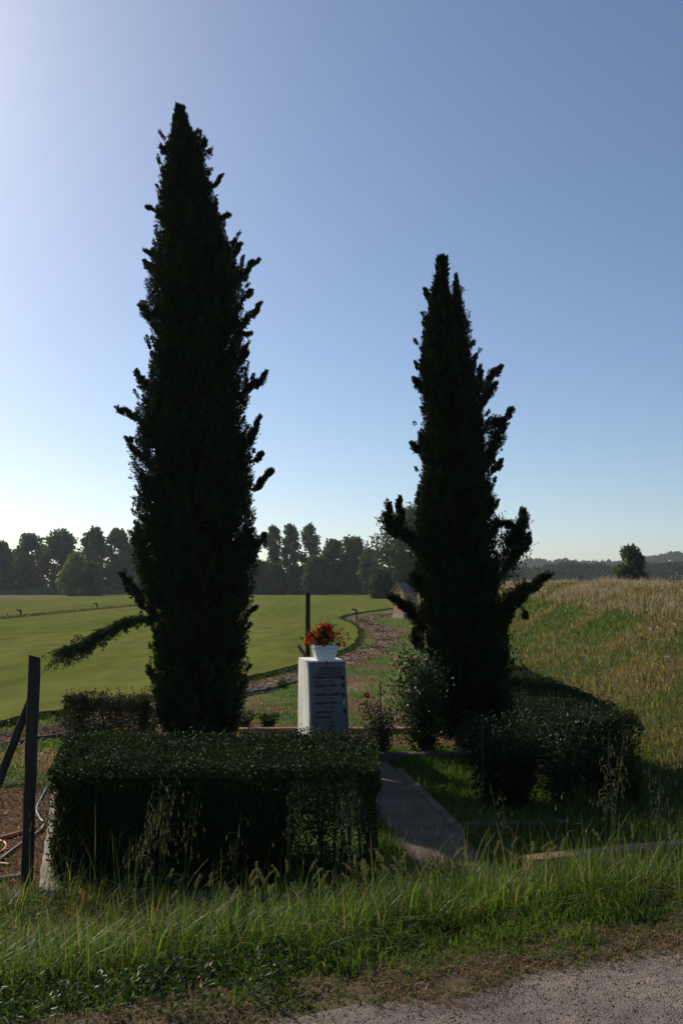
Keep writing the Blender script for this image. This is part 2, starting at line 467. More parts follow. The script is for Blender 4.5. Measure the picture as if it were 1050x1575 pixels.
# loose gravel on the road
def pebbles(n, xr, yf, smin, smax, zf, cfun):
    ico = np.array([[0, 0, 1], [.9, 0, .3], [.28, .85, .3], [-.72, .53, .25], [-.72, -.53, .35], [.28, -.85, .3], [0, 0, -.6]])
    fc = np.array([[0, 1, 2], [0, 2, 3], [0, 3, 4], [0, 4, 5], [0, 5, 1], [6, 2, 1], [6, 3, 2], [6, 4, 3], [6, 5, 4], [6, 1, 5]])
    x = rng.uniform(*xr, n); y = yf(x, n)
    s = smin + (smax - smin) * rng.random(n) ** 3
    a = rng.uniform(0, 6.28, n)
    V = ico[None] * (s[:, None, None] * rng.uniform(.6, 1.2, (n, 7, 1)))
    ca, sa = np.cos(a)[:, None], np.sin(a)[:, None]
    V = np.stack([V[..., 0] * ca - V[..., 1] * sa, V[..., 0] * sa + V[..., 1] * ca, V[..., 2] * .7], -1)
    V += np.stack([x, y, zf(x, y)], 1)[:, None]
    m = MB(); m.add(V.reshape(-1, 3), [(fc[None] + np.arange(n)[:, None, None] * 7).reshape(-1, 3)], np.repeat(cfun(n), 7, 0))
    return m
M_peb = foliage('pebble_stone', .9, 0.0, .08)
def pc(n):
    c = np.array([.125, .10, .082]) * rng.uniform(.5, 1.5, (n, 1)) * (1 + rng.normal(0, .05, (n, 3))); return c
tag(pebbles(22000, (-2.0, 3.2), lambda x, n: road_edge(x) + .20 - 1.5 * rng.random(n) ** 1.3, .0012, .0075, lambda x, y: .4045 + 0 * x, pc).build('loose_gravel', M_peb), kind='stuff')

# ------------------------------------------------------------------ turf plots
def plot(poly, z, name):
    n = len(poly); m = MB()
    V = [(a, b, z) for a, b in poly] + [(a, b, -.06) for a, b in poly]
    fs = [[list(range(n))]] + [[[i, i + n, (i + 1) % n + n, (i + 1) % n]] for i in range(n)]
    m.add(V, fs); o = m.build(name, M_turf); return o
edge_d = []
for a, b in zip(turf_edge[:-1], turf_edge[1:]):
    for t in np.linspace(0, 1, 8, endpoint=False):
        edge_d.append((a[0] + (b[0] - a[0]) * t + random.uniform(-.04, .04), a[1] + (b[1] - a[1]) * t + random.uniform(-.04, .04)))
right = edge_d + [turf_edge[-1], (7.5, 100), (11, 198), (-19.6, 198), (-19.6, -40), (-17, -40), (-13.5, -4), (-10, 3.6)]
tag(plot(right[::-1], .09, 'turf_field'), kind='structure')
tag(plot([(-21.8, -40), (-21.8, 198), (-50, 198), (-50, 121), (-400, 121), (-400, -40)], .06, 'turf_field'), kind='structure')
# shaggy lip of taller blades along the cut edge, coloured dark for its shadow
def along(P, n):
    P = np.array(P); seg = np.linalg.norm(np.diff(P, axis=0), axis=1)
    w = seg / (np.maximum(P[:-1, 1], 5)); k = rng.choice(len(seg), n, p=w / w.sum()); t = rng.random(n)[:, None]
    return P[k] * (1 - t) + P[k + 1] * t
q = along(turf_edge + [(7.5, 100)], 16000); q = q + rng.normal(0, 1, q.shape) * (.05 + .0025 * q[:, 1:2])
m = MB(); yy = q[:, 1]
m.blades(np.column_stack([q, np.full(len(q), 0.0)]), rng.uniform(.06, .125, len(q)), .006 + .0005 * yy, rng.uniform(.1, .9, len(q)), np.array([.028, .042, .011]) * rng.uniform(.6, 1.4, (len(q), 1)))
tag(m.build('turf_edge_grass', M_grass), kind='stuff')
# clods of earth along the cut and the track
def cl(n): return np.array([.085, .050, .028]) * rng.uniform(.6, 1.4, (n, 1)) * np.array([1, 1, 1])
qq = along(TK, 5000); qq = qq + rng.normal(0, 1, qq.shape) * (.16 + .005 * qq[:, 1:2])
m = pebbles(5000, (0, 1), lambda x, n: x, .01, .03, lambda x, y: 0 * x, cl)
V = m.v[0].reshape(5000, 7, 3); c0 = V.mean(1, keepdims=True); sc = (.4 + .05 * qq[:, 1])[:, None, None]
V = (V - c0) * sc; V[..., :2] += qq[:, None]; V[..., 2] += height(qq[:, 0], qq[:, 1])[:, None] + .006
m.v[0] = V.reshape(-1, 3)
tag(m.build('earth_clods', M_peb), kind='stuff')

_a, _b = W(612, 1190), W(700, 1278)
ya0 = np.array([_b[1] - 2, _a[1] + 1.5]); xa0 = _a[0] + (ya0 - _a[1]) * (_b[0] - _a[0]) / (_b[1] - _a[1])
# ------------------------------------------------------------------ grasses
def rand_dir0(n):
    v = rng.normal(size=(n, 3)); return v / np.linalg.norm(v, axis=1)[:, None]
def jit(c, n, a=.3): return np.clip(c * rng.uniform(1 - a, 1 + a, (n, 1)) * (1 + rng.normal(0, .07, (n, 3))), .004, .9)
def grass(name, x, y, h, w, bend, c, tip=None, mat=None, ret=False):
    m = MB(); z = height(x, y)
    m.blades(np.column_stack([x, y, z - .01]), h, w, bend, c, tip)
    return tag(m.build(name, mat or M_grass), kind='stuff')
# verge in front of the garden
n = 105000
x = rng.uniform(-3.4, 4.2, n); t = rng.random(n)
re = 3.34 + .36 * x; y0 = re + .05 + .30 * (vn(x, 0, .6, 90) - .5) + .12 * (vn(x, 0, .17, 94) - .5); y = y0 + t * (5.25 + .3 * smooth(0, .3, x) * (1 - smooth(.75, 1.1, x)) - y0)
cl_ = fbm(x, y, .35, 91, 3)
keep = rng.random(n) < .15 + 1.6 * smooth(.3, .75, cl_); x, y, t, cl_ = x[keep], y[keep], t[keep], cl_[keep]; n = len(x)
hh = (.045 + .20 * smooth(0, .5, t)) * rng.uniform(.4, 1.45, n) * (.35 + 1.2 * cl_)
dry = smooth(.48, .66, fbm(x, y, .9, 92, 4) + .08 * smooth(.3, -2, x) - .07) * .7
isd = rng.random(n) < dry * .7 + .05
c = np.where(isd[:, None], np.array([.21, .15, .07]), mixc(np.broadcast_to(np.array([.048, .088, .012]), (n, 3)), np.array([.105, .145, .022]), fbm(x, y, .5, 93, 3)))
grass('verge_grass', x, y, hh, rng.uniform(.004, .011, n), rng.uniform(.15, 1.5, n) ** 1.2, jit(c, n))
# long arching blades
n = 15000
x = rng.uniform(-3.4, 4.2, n); re = 3.34 + .36 * x; y = np.minimum(rng.uniform(re + .6, re + 1.7), 5.3)
m = MB(); hh = rng.uniform(.12, .34, n)
m.arcs(np.column_stack([x, y, height(x, y)]), hh, rng.uniform(.0035, .0085, n), hh * rng.uniform(.1, 1.1, n), jit(np.where((rng.random(n) < .12)[:, None], np.array([.26, .19, .10]), np.array([.095, .145, .022])), n, .45))
tag(m.build('long_verge_grass', M_grass), kind='stuff')
# scattered tall thin stalks
n = 750; m = MB()
x = rng.uniform(-2.3, 3.2, n); y = rng.uniform(4.3, 5.45, n); hh = rng.uniform(.26, .52, n) * (.6 + .7 * fbm(x, y, .5, 111, 2))
m.arcs(np.column_stack([x, y, height(x, y)]), hh, rng.uniform(.003, .0055, n), hh * rng.uniform(.05, .6, n), jit(np.where((rng.random(n) < .3)[:, None], np.array([.26, .20, .10]), np.array([.10, .14, .03])), n, .4))
tag(m.build('tall_grass_stalks', M_grass), kind='stuff')
# dry litter at the road edge
n = 60000
x = rng.uniform(-3.2, 3.6, n); y = road_edge(x) + rng.normal(.12, .13, n)
kp = fbm(x, y, .22, 95, 3) > .38; x, y = x[kp], y[kp]; n = len(x)
grass('dry_edge_grass', x, y, rng.uniform(.012, .065, n), rng.uniform(.002, .006, n), rng.uniform(.5, 2.2, n), jit(np.where((rng.random(n) < .3)[:, None], np.array([.08, .10, .03]), np.array([.24, .155, .085])), n, .5), mat=M_dry)
# broad leaved weeds at the lower left
n = 420; m = MB()
px_ = rng.uniform(-2.3, -.2, n); py_ = 3.34 + .36 * px_ + rng.uniform(.15, 1.1, n) * rng.uniform(.3, 1.2, n)
for k in range(7):
    a = rng.uniform(0, 6.28, n); D = np.stack([np.cos(a), np.sin(a), rng.uniform(.1, .9, n)], 1)
    b = np.column_stack([px_, py_, height(px_, py_) + rng.uniform(.02, .13, n)])
    m.leaves(b, D, rng.uniform(.018, .042, n), rng.uniform(.010, .020, n), jit(np.broadcast_to(np.array([.028, .055, .012]), (n, 3)), n, .4))
tag(m.build('broad_leaved_weeds', M_shrub), kind='stuff')
# garden lawn right of the path
n = 15000
x = rng.uniform(.52, 2.6, n); y = rng.uniform(6.9, 10.4, n); kp = x > np.interp(y, ya0, xa0) + .08; x, y = x[kp], y[kp]; n = len(x)
grass('garden_lawn', x, y, rng.uniform(.04, .14, n), rng.uniform(.006, .011, n), rng.uniform(.1, 1.1, n), jit(np.broadcast_to(np.array([.065, .115, .018]), (n, 3)), n))
# tufts overgrowing the left edge of the path
n = 3500
y = rng.uniform(5.5, 9.6, n); x = np.interp(y, ya0, xa0) - .62 + rng.normal(-.03, .06, n)
grass('path_edge_grass', x, y, rng.uniform(.04, .14, n), rng.uniform(.005, .009, n), rng.uniform(.1, 1.3, n), jit(np.broadcast_to(np.array([.06, .10, .018]), (n, 3)), n))
# grass behind the right wall
n = 13000
x = rng.uniform(.98, 4.6, n); y = rng.uniform(5.9, 8.4, n); kp = (x > 2.0) | (y < 7.25); x, y = x[kp], y[kp]; n = len(x)
grass('wall_side_grass', x, y, rng.uniform(.06, .24, n), rng.uniform(.005, .009, n), rng.uniform(.1, 1.2, n), jit(np.broadcast_to(np.array([.065, .105, .02]), (n, 3)), n))
n = 14000
x = rng.uniform(-4.6, -1.95, n); y = rng.uniform(5.2, 9.0, n); m = MB()
m.leaves(np.column_stack([x, y, height(x, y) + rng.uniform(.002, .02, n)]), rand_dir0(n) * [1, 1, .25], rng.uniform(.02, .06, n), rng.uniform(.006, .016, n), jit(np.broadcast_to(np.array([.17, .095, .055]), (n, 3)), n, .6))
tag(m.build('straw_litter', M_dry), kind='stuff')
# patches around the track, behind the garden, left of the garden
n = 85000
y = 8.5 + 50 * rng.random(n) ** 2.1; x = rng.uniform(-.52, .3, n) * y; x = np.where(rng.random(n) < .25, rng.uniform(-5, -1.9, n), x)
y = np.where((x < -1.9) & (x > -5) & (rng.random(n) < .3), rng.uniform(5.4, 11, n), y)
from_edge = np.interp(x, TE[:9, 0], TE[:9, 1], left=3)
inside = (y > from_edge) & (x < 0.1)
curve = np.interp(y, [TE[i, 1] for i in (8, 10, 12, 15, 17, 20)], [TE[i, 0] for i in (8, 10, 12, 15, 17, 20)])
inside |= (y > TE[8, 1]) & (x < curve + .02 * y)
nn = fbm(x, y, 1.1, 3, 5)
kp = (~inside) & (x < foot(y) - .0) & (track(x, y) < .45 + .3 * rng.random(n)) & (rng.random(n) < smooth(.33, .5, nn) + .3)
kp &= ~((x > -2.0) & (x < 2.8) & (y < 10.5)); kp &= ~((x < -1.9) & (y < 8.3))
x, y, nn = x[kp], y[kp], nn[kp]; n = len(x)
isd = rng.random(n) < (1 - smooth(.38, .50, nn)) * .8 + .10
c = np.where(isd[:, None], np.array([.26, .18, .095]), np.array([.075, .125, .02]))
grass('weedy_grass', x, y, rng.uniform(.02, .10, n) * (1 + .01 * y), .004 + .0009 * y, rng.uniform(.2, 1.8, n), jit(c, n, .4))
n = 5000
y = rng.uniform(30, 195, n); x = -20.6 + rng.normal(0, .7, n)
kp = np.abs(x + 20.6) < 1.1; x, y = x[kp], y[kp]; n = len(x)
grass('strip_weeds', x, y, rng.uniform(.08, .35, n), .03 + .0012 * y, rng.uniform(.3, 1.5, n), jit(np.broadcast_to(np.array([.075, .07, .03]), (n, 3)), n, .4))
# bank
n = 170000
y = 6.0 + 74 * rng.random(n) ** 2.3; u = rng.random(n); x = foot(y) - .3 + u * 8.5
c, dry = bank_col(x, y)
kp = rng.random(n) < .45 + .55 * (x < .5 * y + 1.5); kp &= x < .62 * y + 2.0
x, y, u, c, dry = x[kp], y[kp], u[kp], c[kp], dry[kp]; n = len(x)
c = np.where((rng.random(n) < .09)[:, None], np.array([.34, .25, .14]), c)
isg = rng.random(n) < .25; c = np.where(isg[:, None], np.array([.08, .12, .03]), c)
hh = rng.uniform(.05, .16, n) * (1 + .5 * dry) * (.7 + .7 * fbm(x, y, 1.3, 96, 3))
grass('bank_grass', x, y, hh, .004 + .00085 * y, rng.uniform(.2, 1.3, n), jit(c, n, .35))
n = 34000
y = 10 + 75 * rng.random(n) ** 1.5; x = foot(y) + 5.0 + rng.normal(0, 1.0, n) - rng.exponential(.5, n)
kp = (x > foot(y) + 3.2) & (fbm(x, y, 2.2, 97, 3) + rng.normal(0, .07, n) + .06 * (x / y < .32) > .485); x, y = x[kp], y[kp]; n = len(x)
grass('tall_straw_grass', x, y, rng.uniform(.12, .46, n) * (.6 + .8 * fbm(x, y, .9, 99, 3)), .004 + .0006 * y, rng.uniform(.2, 1.3, n), jit(np.broadcast_to(np.array([.40, .32, .20]), (n, 3)), n, .3), mat=M_dry)
# white-flowered seed heads on the bank at the right
m = MB(); n = 420
y = rng.uniform(13, 26, n); x = y * (.44 - .10 * rng.random(n) ** 2 + .08 * rng.random(n)); hh = rng.uniform(.2, .45, n)
b = np.column_stack([x, y, height(x, y)]); top = b + np.array([0, 0, 1]) * hh[:, None]
m.blades(b, hh, np.full(n, .010), rng.uniform(.05, .3, n), jit(np.broadcast_to(np.array([.3, .22, .13]), (n, 3)), n))
m.leaves(top, rng.normal(size=(n, 3)), .05, .03, jit(np.broadcast_to(np.array([.55, .48, .38]), (n, 3)), n))
tag(m.build('pale_seed_heads', M_dry), kind='stuff')

# ------------------------------------------------------------------ foliage masses
def rand_dir(n):
    v = rng.normal(size=(n, 3)); return v / np.linalg.norm(v, axis=1)[:, None]
def plumes(m, B, T, R, nl, ll, lw, c, ca=.35, out=.6):
    """many pointed sprays: bases B, tips T, radii R, nl leaves each"""
    n = len(B); A = T - B; Ln = np.linalg.norm(A, axis=1, keepdims=True); A = A / (Ln + 1e-9)
    t = rng.random((n, nl, 1)) ** .85
    d = rng.normal(size=(n, nl, 3)); d -= (d * A[:, None]).sum(-1, keepdims=True) * A[:, None]; d /= np.linalg.norm(d, axis=-1, keepdims=True)
    prof = np.clip(1.05 - t, 0, 1) ** .55 * (.35 + .65 * np.clip(t * 4, 0, 1))
    r_ = R[:, None, None] * prof * rng.random((n, nl, 1)) ** .5
    P_ = B[:, None] + A[:, None] * Ln[:, None] * t + d * r_
    D = A[:, None] * 1.0 + d * out + rng.normal(0, .25, (n, nl, 3))
    P_ = P_.reshape(-1, 3); D = D.reshape(-1, 3); k = len(P_)
    cc = np.repeat(c * rng.uniform(1 - ca, 1 + ca, (n, 1)), nl, 0) * rng.uniform(.75, 1.3, (k, 1))
    m.leaves(P_, D, ll * rng.uniform(.6, 1.3, k), lw * rng.uniform(.7, 1.2, k), cc)
def arm(m, pts, r0, r1, c, n, wood=None, ll=.045, lw=.014, up=.5):
    """a foliage covered side branch that follows pts"""
    P_ = np.array(pts, float); seg = np.linalg.norm(np.diff(P_, axis=0), axis=1); cum = np.concatenate([[0], np.cumsum(seg)]); cum /= cum[-1]
    nc = max(4, n // 6); ct_ = (np.arange(nc) + rng.random(nc)) / nc * .93; cs_ = rng.uniform(.45, 1.35, nc); cd_ = rand_dir(nc)
    ci = rng.integers(0, nc, n); t = np.clip(ct_[ci] + rng.normal(0, .03, n), 0, .95); q = np.stack([np.interp(t, cum, P_[:, k]) for k in range(3)], 1)
    T = np.stack([np.interp(np.minimum(t + .08, 1), cum, P_[:, k]) - np.interp(np.maximum(t - .04, 0), cum, P_[:, k]) for k in range(3)], 1)
    T /= np.linalg.norm(T, axis=1)[:, None] + 1e-9
    rr = (r0 + (r1 - r0) * t) * rng.uniform(.7, 1.1, n) * cs_[ci]
    d = rand_dir(n) * .6 + cd_[ci]; d -= (d * T).sum(1)[:, None] * T; d /= np.linalg.norm(d, axis=1)[:, None]
    q = q + d * rr[:, None] * .45
    tip = q + d * rr[:, None] * rng.uniform(.1, .7, (n, 1)) + T * np.maximum(rr, .05)[:, None] * rng.uniform(.8, 1.8, (n, 1)) + np.array([0, 0, up]) * rr[:, None]
    plumes(m, q, tip, rr * .30 + .012, 34, ll * .85, lw, c)
    if wood is not None: wood.tube(P_, np.linspace(.028, .008, len(P_)), 6)

def cypress(name, prof, depth, arms, c, nplume, label, seedz=1.0, tips=()):
    base = WD(*[(prof[-1][1] + prof[-1][2]) / 2, prof[-1][0]], depth)
    root = empty(name, (base[0], depth, 0))
    tag(root, label, 'tree', 'cypresses flanking the memorial stone')
    o = np.array([base[0], depth, 0])
    zz, xl, xr = [], [], []
    for py, l, r_ in prof:
        a = WD(l, py, depth); b = WD(r_, py, depth); zz.append(a[2]); xl.append(a[0]); xr.append(b[0])
    zz = np.array(zz[::-1]); xl = np.array(xl[::-1]); xr = np.array(xr[::-1])
    zz[0] = .02
    f = lambda z: ((np.interp(z, zz, xl) + np.interp(z, zz, xr)) / 2, (np.interp(z, zz, xr) - np.interp(z, zz, xl)) / 2)
    top = zz[-1]
    m = MB()
    # sample heights proportional to radius
    zc = np.linspace(.02, top, 400); w = f(zc)[1] + .06; cdf = np.cumsum(w); cdf /= cdf[-1]
    def samp(n): return np.interp(rng.random(n), cdf, zc)
    def ring(n, r_in, r_out, lift, rad, nl, ll, lw, cc, ca=.35):
        z = samp(n); ph = rng.uniform(0, 2 * math.pi, n)
        lump = 1 + .10 * np.sin(ph * 3 + z * 1.7) + .07 * np.sin(ph * 7 - z * 3.1)
        lf = rng.uniform(*lift, n) * np.minimum(1, .35 + f(z)[1] / .5)
        z2 = np.minimum(z + lf, top)
        x0, r0 = f(z); x1, r1 = f(z2)
        r1 = np.maximum(r1, .015); ri = r0 * rng.uniform(*r_in, n); ro = r1 * rng.uniform(*r_out, n) * (1 + (lump - 1) * np.abs(np.sin(ph)))
        B_ = np.stack([x0 + ri * np.cos(ph), depth + ri * np.sin(ph), z], 1)
        T_ = np.stack([x1 + ro * np.cos(ph), depth + ro * np.sin(ph), z2], 1)
        plumes(m, B_, T_, rad * rng.uniform(.6, 1.3, n) * np.minimum(1, .3 + r1 / .45), nl, ll, lw, cc, ca)
    ring(nplume, (.55, .85), (.86, 1.04), (.16, .42), .075, 80, .042, .013, c, .6)
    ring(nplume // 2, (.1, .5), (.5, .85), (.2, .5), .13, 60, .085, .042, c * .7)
    # ragged upright shoots breaking the outline
    ns = int(nplume * .16)
    z = samp(ns); ph = rng.uniform(0, 2 * math.pi, ns); x0, r0 = f(z); k9 = .80 + .14 * rng.random(ns)
    for i_ in range(ns):
        ln = rng.uniform(.10, .30) * min(1, .4 + r0[i_] / .5); oo = rng.uniform(.15, .75)
        b_ = np.array([x0[i_] + r0[i_] * k9[i_] * math.cos(ph[i_]), depth + r0[i_] * k9[i_] * math.sin(ph[i_]), z[i_]])
        dr = np.array([math.cos(ph[i_]) * oo, math.sin(ph[i_]) * oo, 1.0]); dr /= np.linalg.norm(dr)
        if b_[2] + ln * dr[2] > top - .1 or r0[i_] < .14: continue
        arm(m, [b_ - dr * .05, b_ + dr * ln * .6, b_ + dr * ln], rng.uniform(.035, .07), .008, c * rng.uniform(.8, 1.5), 7, None, .04, .013, .3)
    wood = MB()
    for a in arms:
        pts = [WD(px, py, depth + dd) for px, py, dd in a[0]]
        arm(m, pts, a[1] * 1.25, a[2] * .7, c, int(a[3] * 1.9), wood, up=a[4] if len(a) > 4 else .5)
    for (px, py, b, rr) in tips:      # leading shoots
        T_ = np.array(WD(px, py, depth)); B_ = T_ - np.array([0, 0, b])
        k = 14; hz = rng.random((k, 1)) ** 1.3; bb = B_ + (T_ - B_) * hz * .8 + rng.normal(0, rr * .3, (k, 3)) * (1 - hz)
        tt = bb + np.array([0, 0, b * .35]) + rng.normal(0, rr * .35, (k, 3)) * (1 - hz); tt[:, 2] = np.minimum(tt[:, 2], T_[2]); tt[0] = T_
        plumes(m, bb, tt, np.full(k, rr * .5), 60, .035, .011, c)
    m.v = [v - o for v in m.v]
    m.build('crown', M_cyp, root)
    zt = np.linspace(0, top * .93, 14); xt = f(zt)[0]
    wood.tube(np.stack([xt, np.full(14, depth), zt], 1), np.linspace(.15, .02, 14), 10)
    wood.v = [v - o for v in wood.v]
    wood.build('trunk', M_bark, root, smooth=True)
    return root

CY = np.array([.0155, .0245, .0082])
profL = [(169, 276, 277), (190, 266, 289), (214, 266, 303), (243, 259, 314), (267, 249, 315), (299, 246, 331), (335, 241, 336), (350, 241, 343), (371, 243, 350), (400, 240, 372), (433, 231, 369),
         (460, 228, 378), (497, 229, 371), (523, 236, 371), (550, 232, 374), (611, 225, 380), (640, 216, 372), (676, 208, 382), (700, 205, 388), (721, 207, 392), (767, 214, 388), (817, 211, 393), (855, 211, 397),
         (912, 222, 387), (946, 231, 384), (990, 233, 381), (1040, 234, 379), (1091, 239, 375), (1125, 250, 366), (1155, 262, 352)]
armsL = [([(262, 245, 0), (252, 230, 0)], .05, .03, 12), ([(312, 232, 0), (315, 218, 0)], .04, .02, 10),
         ([(318, 300, 0), (337, 275, 0)], .06, .03, 18), ([(255, 340, 0), (240, 326, 0), (230, 320, 0)], .06, .03, 16), ([(330, 345, .1), (348, 332, .1)], .05, .03, 14),
         ([(352, 400, 0), (369, 377, 0)], .07, .03, 20), ([(250, 400, 0), (236, 392, 0), (225, 389, 0)], .06, .035, 18), ([(250, 425, 0), (232, 411, 0), (221, 405, 0)], .06, .035, 18),
         ([(365, 440, 0), (380, 418, 0), (396, 402, 0)], .075, .02, 26), ([(370, 465, 0), (384, 450, 0)], .05, .04, 12), ([(365, 515, 0), (382, 492, 0), (401, 469, 0)], .08, .025, 30),
         ([(245, 505, 0), (226, 482, 0), (216, 468, 0)], .08, .035, 26), ([(362, 522, 0), (380, 513, 0)], .05, .03, 12), ([(365, 562, 0), (378, 545, 0)], .05, .03, 12),
         ([(245, 610, 0), (222, 592, 0), (207, 572, 0)], .08, .035, 30), ([(372, 612, 0), (392, 594, 0), (408, 577, 0)], .08, .04, 26), ([(240, 665, 0), (212, 643, 0), (184, 630, 0)], .08, .035, 34),
         ([(378, 690, 0), (388, 668, 0), (397, 645, 0)], .08, .035, 28), ([(225, 705, 0), (208, 690, 0), (197, 676, 0)], .07, .04, 22), ([(383, 712, 0), (400, 702, 0)], .05, .03, 12),
         ([(388, 755, 0), (402, 738, 0), (417, 727, 0)], .08, .035, 28), ([(392, 850, 0), (400, 838, 0), (406, 826, 0)], .07, .03, 16), ([(232, 945, 0), (206, 915, 0), (188, 884, 0)], .11, .04, 46),
         ([(380, 944, 0), (390, 936, 0)], .03, .015, 6), ([(240, 1045, 0), (232, 1030, 0)], .04, .02, 8),
         ([(215, 850, 0), (208, 830, 0), (210, 815, 0)], .05, .03, 12)]
cyL = cypress('cypress', profL, 10.3, armsL, CY, 2300, 'taller dark cypress left of the marble stone with one low drooping branch', tips=[(277, 168, .3, .06)])
# its low drooping branch, a part with a look of its own
def limb(root, pts, depth, hang, n, name='branch'):
    o = np.array(root.location)
    tw = MB(); P_ = np.array([WD(px, py, depth + dd) for px, py, dd in pts])
    tw.tube(P_ - o, np.linspace(.024, .007, len(P_)), 7)
    b = tw.build(name, M_bark, root, smooth=True)
    lm = MB(); seg = np.linalg.norm(np.diff(P_, axis=0), axis=1); cum = np.concatenate([[0], np.cumsum(seg)]); cum /= cum[-1]
    t = rng.random(n) ** .8; q = np.stack([np.interp(t, cum, P_[:, k]) for k in range(3)], 1)
    T = np.stack([np.interp(np.minimum(t + .05, 1), cum, P_[:, k]) - np.interp(np.maximum(t - .05, 0), cum, P_[:, k]) for k in range(3)], 1); T /= np.linalg.norm(T, axis=1)[:, None]
    hg = hang * (.55 + .6 * t)[:, None]
    tip = q + (T * rng.uniform(.3, 1.0, (n, 1)) + rng.normal(0, .4, (n, 3)) * [1, 1, .5] + np.array([0, 0, -1]) * rng.uniform(-.2, 1, (n, 1))) * hg * 1.0
    plumes(lm, q, tip, np.full(n, .032), 46, .036, .011, CY * 2.2, .3)
    lm.v = [v - o for v in lm.v]
    lm.build('needles', M_cyp, b)
limb(cyL, [(240, 953, 0), (215, 949, 0), (190, 956, 0), (168, 968, -.05), (145, 980, -.1), (122, 993, -.1), (98, 1000, -.1)], 10.2, .17, 260)

profR = [(400, 679, 681), (429, 669, 687), (440, 667, 688), (453, 664, 690), (468, 662, 694), (503, 654, 708), (529, 647, 716), (560, 646, 726), (592, 645, 735), (623, 650, 738), (654, 652, 742), (700, 651, 748),
         (734, 648, 754), (774, 640, 762), (830, 640, 763), (870, 641, 762), (941, 648, 768), (967, 654, 775), (1010, 656, 780), (1060, 660, 782), (1110, 668, 770), (1150, 680, 752)]
armsR = [([(708, 560, 0), (707, 500, 0), (703, 460, 0), (701, 428, 0)], .16, .02, 100, .6), ([(668, 465, 0), (662, 460, 0), (656, 451, 0)], .04, .02, 12), ([(652, 605, 0), (643, 597, 0), (640, 588, 0)], .06, .03, 14), ([(655, 702, 0), (645, 694, 0), (637, 686, 0)], .07, .03, 18), ([(655, 690, 0), (647, 672, 0)], .06, .03, 12),
         ([(725, 580, 0), (729, 554, 0)], .06, .03, 16), ([(732, 600, 0), (739, 572, 0)], .05, .03, 12),
         ([(733, 625, 0), (748, 598, 0), (760, 578, 0), (770, 562, 0)], .09, .03, 44), ([(738, 625, 0), (752, 610, 0), (760, 591, 0)], .07, .03, 24),
         ([(742, 665, 0), (760, 653, 0), (776, 647, 0), (787, 631, 0)], .07, .03, 40), ([(748, 725, 0), (757, 690, 0), (768, 662, 0), (775, 655, 0)], .12, .05, 60), ([(755, 728, 0), (770, 714, 0)], .06, .03, 14),
         ([(757, 905, 0), (778, 870, 0), (793, 830, 0), (803, 802, 0), (806, 784, 0)], .20, .035, 150, .8), ([(755, 810, 0), (772, 805, .05), (786, 812, 0)], .06, .06, 26),
         ([(795, 860, 0), (808, 838, 0), (815, 822, 0)], .07, .03, 24),
         ([(768, 968, 0), (787, 938, 0), (803, 914, 0), (822, 903, 0), (845, 886, 0)], .13, .04, 100), ([(803, 935, 0), (806, 943, 0)], .03, .02, 6, -1),
         ([(655, 845, 0), (630, 828, .1), (607, 818, .1), (596, 800, .1), (597, 774, .1)], .10, .04, 90), ([(622, 822, .1), (615, 800, .1), (614, 771, .1)], .07, .03, 36),
         ([(665, 975, 0), (640, 950, -.1), (622, 934, -.1), (602, 919, -.1)], .10, .06, 70),
         ([(650, 1005, 0), (640, 985, 0), (636, 975, 0)], .10, .05, 24), ([(650, 915, 0), (635, 890, 0)], .09, .05, 24)]
cyR = cypress('cypress', profR, 10.6, armsR, CY, 1500, 'shorter cypress right of the marble stone with twin tips and upturned side arms', tips=[(680, 398, .35, .05), (701, 421, .26, .03)])

